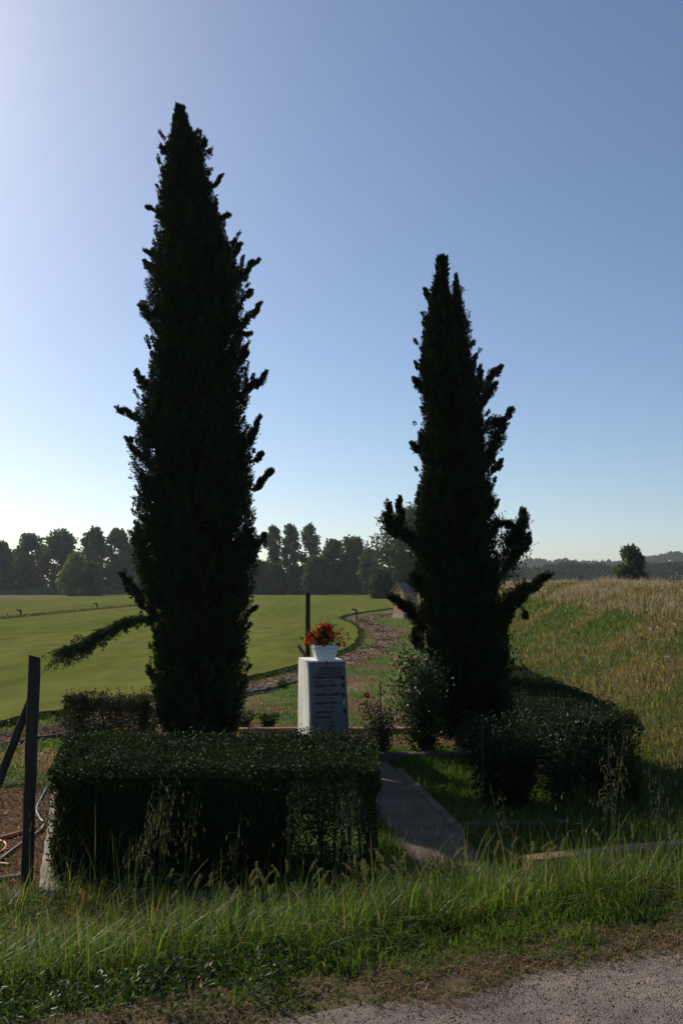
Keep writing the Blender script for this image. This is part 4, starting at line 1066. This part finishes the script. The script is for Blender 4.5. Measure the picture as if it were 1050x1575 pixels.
# ------------------------------------------------------------------ far trees
def tree(px, top, depth, half, label, kind='broad', cc=(.028, .042, .016), trunk0=.12, n=3000, ls=None, base_z=0, cut=.12, cat='tree', group=None, name=None):
    x_ = (px - 525) / F * depth; h_ = WD(px, top, depth)[2] - base_z; r_ = half / F * depth
    ls = ls or depth * .0022
    root = empty(name or {'broad': 'broadleaf_tree', 'poplar': 'poplar_tree', 'willow': 'willow_tree', 'bush': 'field_bush'}[kind], (x_, depth, base_z))
    tag(root, label, cat, group)
    m = MB(); lobes = []
    nl = {'broad': 38, 'poplar': 30, 'willow': 18, 'bush': 22}[kind]
    for j in range(nl):
        t = (j + random.random()) / nl
        if kind == 'poplar':
            z = h_ * (cut + (1 - cut) * t * .95); rr = r_ * (.25 + .75 * math.sin(math.pi * (.15 + .8 * t)) ** .8); R_l = r_ * random.uniform(.3, .5)
        else:
            z = h_ * (cut + (.93 - cut) * t); s_ = math.sin(math.pi * min(1, (.12 + .80 * t))) ** (.55 if kind != 'willow' else .8); rr = r_ * s_; R_l = r_ * random.uniform(.22, .52)
            if kind == 'willow': rr = r_ * (1.05 - t) ** .45; R_l = r_ * .35
        a = random.uniform(0, 6.28); q = max(0, rr - R_l * .7) * random.uniform(.35, 1) ** .6
        lobes.append((q * math.cos(a), q * math.sin(a) * .9, min(z, h_ - R_l * .75), R_l))
    lobes.append((0, 0, h_ - r_ * .3, r_ * .3))
    k = n // len(lobes)
    for (lx, ly, lz, R_l) in lobes:
        dd = rand_dir(k); rad = R_l * rng.random(k) ** .42
        P_ = np.array([lx, ly, lz]) + dd * rad[:, None] * [1, 1, .85 if kind != 'willow' else 1.5]
        if kind == 'willow': D = np.array([0, 0, -1.0]) + rng.normal(0, .35, (k, 3))
        else: D = rand_dir(k) + [0, 0, .2]
        P_[:, 2] = np.clip(P_[:, 2], .3, None)
        c_ = np.array(cc) * random.uniform(.75, 1.3)
        m.leaves(P_, D, ls * rng.uniform(.7, 1.5, k) * (1.6 if kind == 'willow' else 1), ls * rng.uniform(.6, 1.0, k) * (.6 if kind == 'willow' else 1), jit(np.broadcast_to(c_, (k, 3)), k, .3))
    m.build('crown', M_far, root)
    w_ = MB(); tr = h_ * .016 + .05
    w_.tube([(0, 0, -.2), (.0, 0, h_ * .3), (r_ * .05, 0, h_ * .6), (0, 0, h_ * .88)], [tr, tr * .8, tr * .5, tr * .15], 7)
    for (lx, ly, lz, R_l) in lobes[2:: (2 if kind == 'poplar' else 3)]:
        z0 = max(h_ * .08, lz - math.hypot(lx, ly) * 1.4 - .5)
        w_.tube([(0, 0, z0), (lx * .5, ly * .5, (z0 + lz) / 2 + .1), (lx, ly, lz)], [tr * .4, tr * .28, tr * .1], 5, cap=False)
    w_.build('trunk', M_bark, root, smooth=True)
    return root
G1 = 'trees along the far edge of the turf field'
DK = (.050, .078, .028); MD = (.066, .098, .036); LT = (.125, .155, .062)
tr_list = [
 (-30, 830, 205, 28, 'dark broadleaf tree just beyond the left picture edge', 'broad', DK, .05),
 (-90, 826, 207, 30, 'dark broadleaf tree, second beyond the left picture edge', 'broad', DK, .05),
 (-150, 818, 204, 28, 'dark broadleaf tree, third beyond the left picture edge', 'broad', DK, .08),
 (-215, 828, 208, 30, 'dark broadleaf tree, fourth beyond the left picture edge', 'broad', DK, .05),
 (-290, 822, 205, 30, 'dark broadleaf tree, fifth beyond the left picture edge', 'broad', DK, .05),
 (4, 834, 200, 17, 'dark tree cut by the left picture edge', 'broad', DK, .05),
 (28, 846, 212, 14, 'lower dark tree between the edge tree and the wide round crown', 'broad', DK, .1),
 (48, 820, 205, 24, 'wide dark tree, second tall crown from the left edge', 'broad', DK, .08),
 (95, 816, 198, 28, 'round crowned dark tree left of the willows', 'broad', DK, .22),
 (145, 811, 205, 20, 'tall dark tree with twin tops rising behind the willows', 'broad', DK, .05),
 (182, 813, 203, 20, 'tall dark tree with open crown left of the taller cypress', 'broad', DK, .12),
 (214, 822, 205, 18, 'dark tree half hidden by the left side of the taller cypress', 'broad', DK, .05),
 (262, 822, 207, 30, 'far dark tree hidden behind the taller cypress', 'broad', DK, .05),
 (320, 824, 207, 30, 'far dark tree behind the right half of the taller cypress', 'broad', DK, .05),
 (372, 830, 207, 22, 'far dark tree showing by the right edge of the taller cypress', 'broad', DK, .1),
 (118, 852, 172, 26, 'pale green rounded willow in front of the dark left trees', 'willow', LT, .02),
 (140, 866, 168, 19, 'lower pale willow touching the right side of the rounded willow', 'willow', (.055, .072, .032), .02),
 (419, 809, 195, 15, 'slender tall poplar, first right of the taller cypress', 'poplar', MD, .38),
 (446, 807, 197, 16, 'slender tall poplar, middle of the three bare stemmed poplars', 'poplar', MD, .38),
 (477, 806, 195, 19, 'wider tall poplar, rightmost of the three bare stemmed poplars', 'poplar', MD, .25),
 (398, 862, 186, 18, 'low grey green tree at the right edge of the taller cypress', 'broad', (.045, .058, .028), .02),
 (425, 868, 184, 16, 'low grey green tree under the first slender poplar', 'broad', (.045, .06, .028), .02),
 (455, 872, 190, 16, 'low dark tree under the middle slender poplar', 'broad', MD, .02),
 (487, 858, 182, 18, 'mid green rounded tree under the widest poplar', 'broad', (.045, .06, .026), .02),
 (512, 830, 200, 17, 'dark tree next right from the three tall poplars', 'broad', DK, .05),
 (543, 825, 198, 24, 'dark broad tree midway between the poplars and the big grey green tree', 'broad', DK, .10),
 (568, 845, 190, 14, 'low dark tree at the left foot of the big grey green tree', 'broad', MD, .02),
 (628, 777, 130, 62, 'big grey green tree leaning out behind the shorter cypress', 'broad', (.045, .062, .030), .04),
 (700, 812, 150, 40, 'grey green tree hidden behind the shorter cypress', 'broad', MD, .05),
 (588, 882, 128, 14, 'round bush at the foot of the big grey green tree', 'bush', (.04, .06, .022), .02),
]
for px, top, dep, half, lab, kind, cc, cut in tr_list:
    big = half > 50
    tree(px, top, dep, half * (1.25 if kind != 'poplar' else 1.05), lab, kind, cc, n=14000 if big else (2600 if kind == 'poplar' else 4600), cut=cut, cat='bush' if kind == 'bush' else 'tree', group=G1, ls=(.75 if kind != 'poplar' else .6) if not big else .45)
tree(967, 839, 75, 30, 'round lone tree standing beyond the crest of the grassy bank', 'bush', (.055, .072, .030), n=7000, cut=.1, name='broadleaf_tree', ls=.26)

# scrub, verge with painted shadow line, and fence at the far end of the field
n = 30000; m = MB()
x = rng.uniform(-170, 28, n); y = rng.uniform(206, 216, n); hmax = 2.2 + 3.2 * fbm(x, y * 0, 9, 301, 3)
P_ = np.column_stack([x, y, rng.random(n) * hmax])
m.leaves(P_, rand_dir(n), .7 * rng.uniform(.6, 1.3, n), .5, jit(np.broadcast_to(np.array([.026, .038, .016]), (n, 3)), n, .4))
tag(m.build('far_scrub', M_far), kind='stuff')
n = 9000; m = MB(); x = rng.uniform(-170, 28, n); y = rng.uniform(199, 201, n)
m.leaves(np.column_stack([x, y, rng.random(n) * .45]), rand_dir(n) + [0, 0, .5], .5, .3, jit(np.broadcast_to(np.array([.03, .045, .015]), (n, 3)), n, .4))  # dark blades paint the low shadow along the far end of the turf
tag(m.build('far_shadow_line', M_grass), kind='stuff')
fe = empty('rail_fence', (-83, 192, 0)); tag(fe, 'thin pale post fence before the dark trees at the far left', 'fence')
m = MB(); 
for z_ in (.6, 1.3): m.tube([(-22, 0, z_), (22, 0, z_)], .035, 5)
m.build('rail', M_wood, fe)
for x_ in np.arange(-22, 23, 3.4):
    m = MB(); m.tube([(x_, 0, -.1), (x_, 0, 1.75)], .07, 6); m.build('post', M_wood, fe)
n = 7000; m = MB(); x = rng.uniform(-110, -36, n); y = rng.uniform(193, 200, n)
m.leaves(np.column_stack([x, y, rng.random(n) * 1.0]), rand_dir(n) + [0, 0, .8], .5, .25, jit(np.broadcast_to(np.array([.10, .11, .045]), (n, 3)), n, .4))
tag(m.build('tall_far_grass', M_grass), kind='stuff')

# wooded ridges far to the right
def ridge(name, pts, dep, back, n, ls, cc):
    """pts: (photo x, photo y of the tree tops)"""
    m = MB(); xs_ = np.array([(p[0] - 525) / F * dep for p in pts]); zs_ = np.array([WD(525, p[1], dep)[2] for p in pts])
    gxx = np.linspace(xs_[0], xs_[-1], 90); rows_r = []
    for t, dy in ((0, -back), (.55, -back * .45), (.93, 0), (.9, back * .3), (0, back)):
        rows_r.append(np.column_stack([gxx, np.full(90, dep + dy), np.maximum(-.5, (np.interp(gxx, xs_, zs_) - ls * 1.1) * t)]))
    i = (np.arange(4)[:, None] * 90 + np.arange(89)[None]).ravel()
    m.add(np.concatenate(rows_r), [np.stack([i, i + 1, i + 91, i + 90], 1)])
    tag(m.build('hill', plain('wooded_hill', (.022, .032, .014), .95, (.035, .045, .02), .05)), kind='structure')
    m = MB(); x = rng.uniform(xs_[0], xs_[-1], n); t = rng.random(n) ** .6; zt = np.interp(x, xs_, zs_)
    y = dep - back * (1 - t); z = zt * np.interp(t, [0, .6, 1], [.05, .62, .96]) + ls * .8 * (vn(x, y, ls * 3, 305) - .4)
    m.leaves(np.column_stack([x, y, z]), rand_dir(n) + [0, 0, .3], ls * rng.uniform(.6, 1.4, n), ls * .8, jit(np.broadcast_to(np.array(cc), (n, 3)), n, .35))
    tag(m.build(name, M_far), kind='stuff')
ridge('distant_woodland', [(560, 880), (700, 872), (785, 867), (830, 863), (880, 863.5), (940, 865), (985, 858), (1030, 852), (1080, 850), (1300, 848), (1500, 862)], 950, 120, 16000, 5.0, (.030, .042, .020))
ridge('near_woodland', [(640, 895), (780, 885), (800, 878), (835, 871), (870, 870), (900, 873), (1000, 868), (1050, 866), (1250, 866), (1400, 878)], 420, 25, 16000, 2.4, (.028, .040, .018))

# ------------------------------------------------------------------ wild oats and foxtails in the verge
def oat(px, base_py, top_py, depth, lean, nsp, label, stems=3, cc=(.17, .16, .07)):
    x_ = (px - 525) / F * depth; z0 = float(height(x_, depth)); e_ = empty('wild_oats', (x_, depth, z0)); tag(e_, label, 'wild oats', 'wild oats standing in the verge')
    h_ = WD(px, top_py, depth)[2] - z0
    s_ = MB(); sp = MB()
    for j in range(stems):
        hh_ = h_ * random.uniform(.78, 1) if j else h_; ln = lean + random.uniform(-.08, .08); y_ = random.uniform(-.06, .06); b0 = random.uniform(-.05, .05)
        pt = [(b0 + ln * hh_ * t ** 2, y_ * t, hh_ * t) for t in np.linspace(0, 1, 8)]
        s_.tube(pt, np.linspace(.0022, .0010, 8), 5, C=(.10, .13, .04))
        s_.blades(np.array([[b0, 0, hh_ * .1], [b0, 0, hh_ * .3]]), np.array([.25, .2]), np.array([.006, .005]), np.array([.7, 1.0]), np.array([[.08, .12, .03]] * 2))
        for q in range(nsp):
            t = .62 + .38 * q / nsp; k = np.array([b0 + ln * hh_ * t ** 2, y_ * t, hh_ * t]); a = random.uniform(0, 6.28); rr = random.uniform(.03, .085) * (1.25 - t) * 2.2
            en = k + np.array([rr * math.cos(a), rr * math.sin(a), -rr * .15]); s_.tube([k, (k + en) / 2 + [0, 0, .012], en], .0007, 4, C=(.14, .14, .06), cap=False)
            sp.leaves(np.array([en, en, en]), np.array([[.1, 0, -1], [-.12, .05, -1], [.02, -.1, -1]]), .031, .0036, jit(np.array([cc] * 3), 3, .3))
    st_ = s_.build('stalks', M_grass, e_); sp.build('spikelets', M_dry, e_)
oat(118, 1360, 1170, 4.75, -.12, 9, 'wild oats before the left end of the front hedge, nearest the near post', 3)
oat(175, 1390, 1290, 4.6, .18, 5, 'short dry reddish oat stalk low before the hedge left of centre', 1, (.34, .2, .12))
oat(205, 1390, 1215, 4.7, .28, 12, 'leaning clump of wild oats before the left third of the front hedge', 5)
oat(258, 1380, 1185, 4.8, .03, 12, 'tall thick clump of wild oats before the middle of the left cypress', 5)
oat(290, 1370, 1220, 4.9, .10, 7, 'thin wild oats just right of the tallest oat clump', 2)
oat(372, 1360, 1250, 4.9, .05, 7, 'short wild oats below the right edge of the taller cypress', 2)
oat(445, 1340, 1205, 4.9, .06, 7, 'wild oats before the hedge straight below the pot, left one', 2)
oat(465, 1340, 1170, 4.9, -.03, 6, 'single wild oat stalk rising to the hedge top below the stone', 1)
oat(520, 1340, 1215, 4.9, .08, 8, 'wild oats before the right end of the front hedge', 2)
oat(545, 1340, 1200, 5.0, -.02, 6, 'thin wild oats at the bare stemmed end of the front hedge', 2)
oat(618, 1330, 1215, 4.9, .0, 5, 'lone wild oat stalk standing before the path', 1)
oat(770, 1330, 1205, 4.9, -.14, 8, 'wild oats leaning left before the front right garden kerb', 2)
oat(880, 1320, 1205, 5.0, -.2, 5, 'dry flower stalk with pale head before the side hedge', 1, (.5, .38, .3))
oat(925, 1320, 1120, 5.1, .04, 13, 'tall wild oats before the right corner of the side hedge', 5)
oat(985, 1310, 1180, 5.1, .06, 8, 'slender wild oats right of the side hedge corner', 3)
oat(1035, 1300, 1160, 5.1, .04, 8, 'slender wild oats at the right picture edge', 2)
def foxtails(n):  # bristly heads on bent stalks
    m = MB(); h = MB()
    for j in range(n):
        px = random.choice([random.uniform(330, 700), random.uniform(560, 840), random.uniform(0, 1050)]); dep = random.uniform(4.1, 5.0)
        x_ = (px - 525) / F * dep; z0 = float(height(x_, dep)); hh_ = random.uniform(.24, .40); a = random.uniform(0, 6.28); ln = random.uniform(.02, .14)
        pt = np.array([(x_ + ln * math.cos(a) * t ** 2, dep + ln * math.sin(a) * t ** 2, z0 + hh_ * t) for t in np.linspace(0, 1, 6)])
        m.tube(pt, .0014, 4, C=(.10, .14, .04))
        T = pt[-1] - pt[-2]; T /= np.linalg.norm(T); k = 90; t = rng.random(k)
        bend = np.array([math.cos(a), math.sin(a), -.3]) * .018
        q = pt[-1] + T * (t * random.uniform(.05, .075))[:, None] + bend * (t ** 2)[:, None]
        d_ = rand_dir(k); m.leaves(q, T * .9 + d_ * .8, .016, .0022, jit(np.broadcast_to(np.array([.20, .20, .08]), (k, 3)), k, .3))
    return m
tag(foxtails(110).build('foxtail_grass', M_dry), kind='stuff')

# ------------------------------------------------------------------ air
hz = MB(); hz.box((0, 1050, 22.5), (3400, 3200, 48))
def haze_mat():
    m = bpy.data.materials.new('haze_air'); m.use_nodes = True; N = m.node_tree.nodes; N.remove(N['Principled BSDF'])
    v = N.new('ShaderNodeVolumePrincipled'); v.inputs['Color'].default_value = (.82, .88, .95, 1); v.inputs['Density'].default_value = .00022; v.inputs['Anisotropy'].default_value = .3
    m.node_tree.links.new(v.outputs[0], N['Material Output'].inputs['Volume']); return m
HAZE = True
if HAZE: tag(hz.build('haze', haze_mat()), kind='stuff')
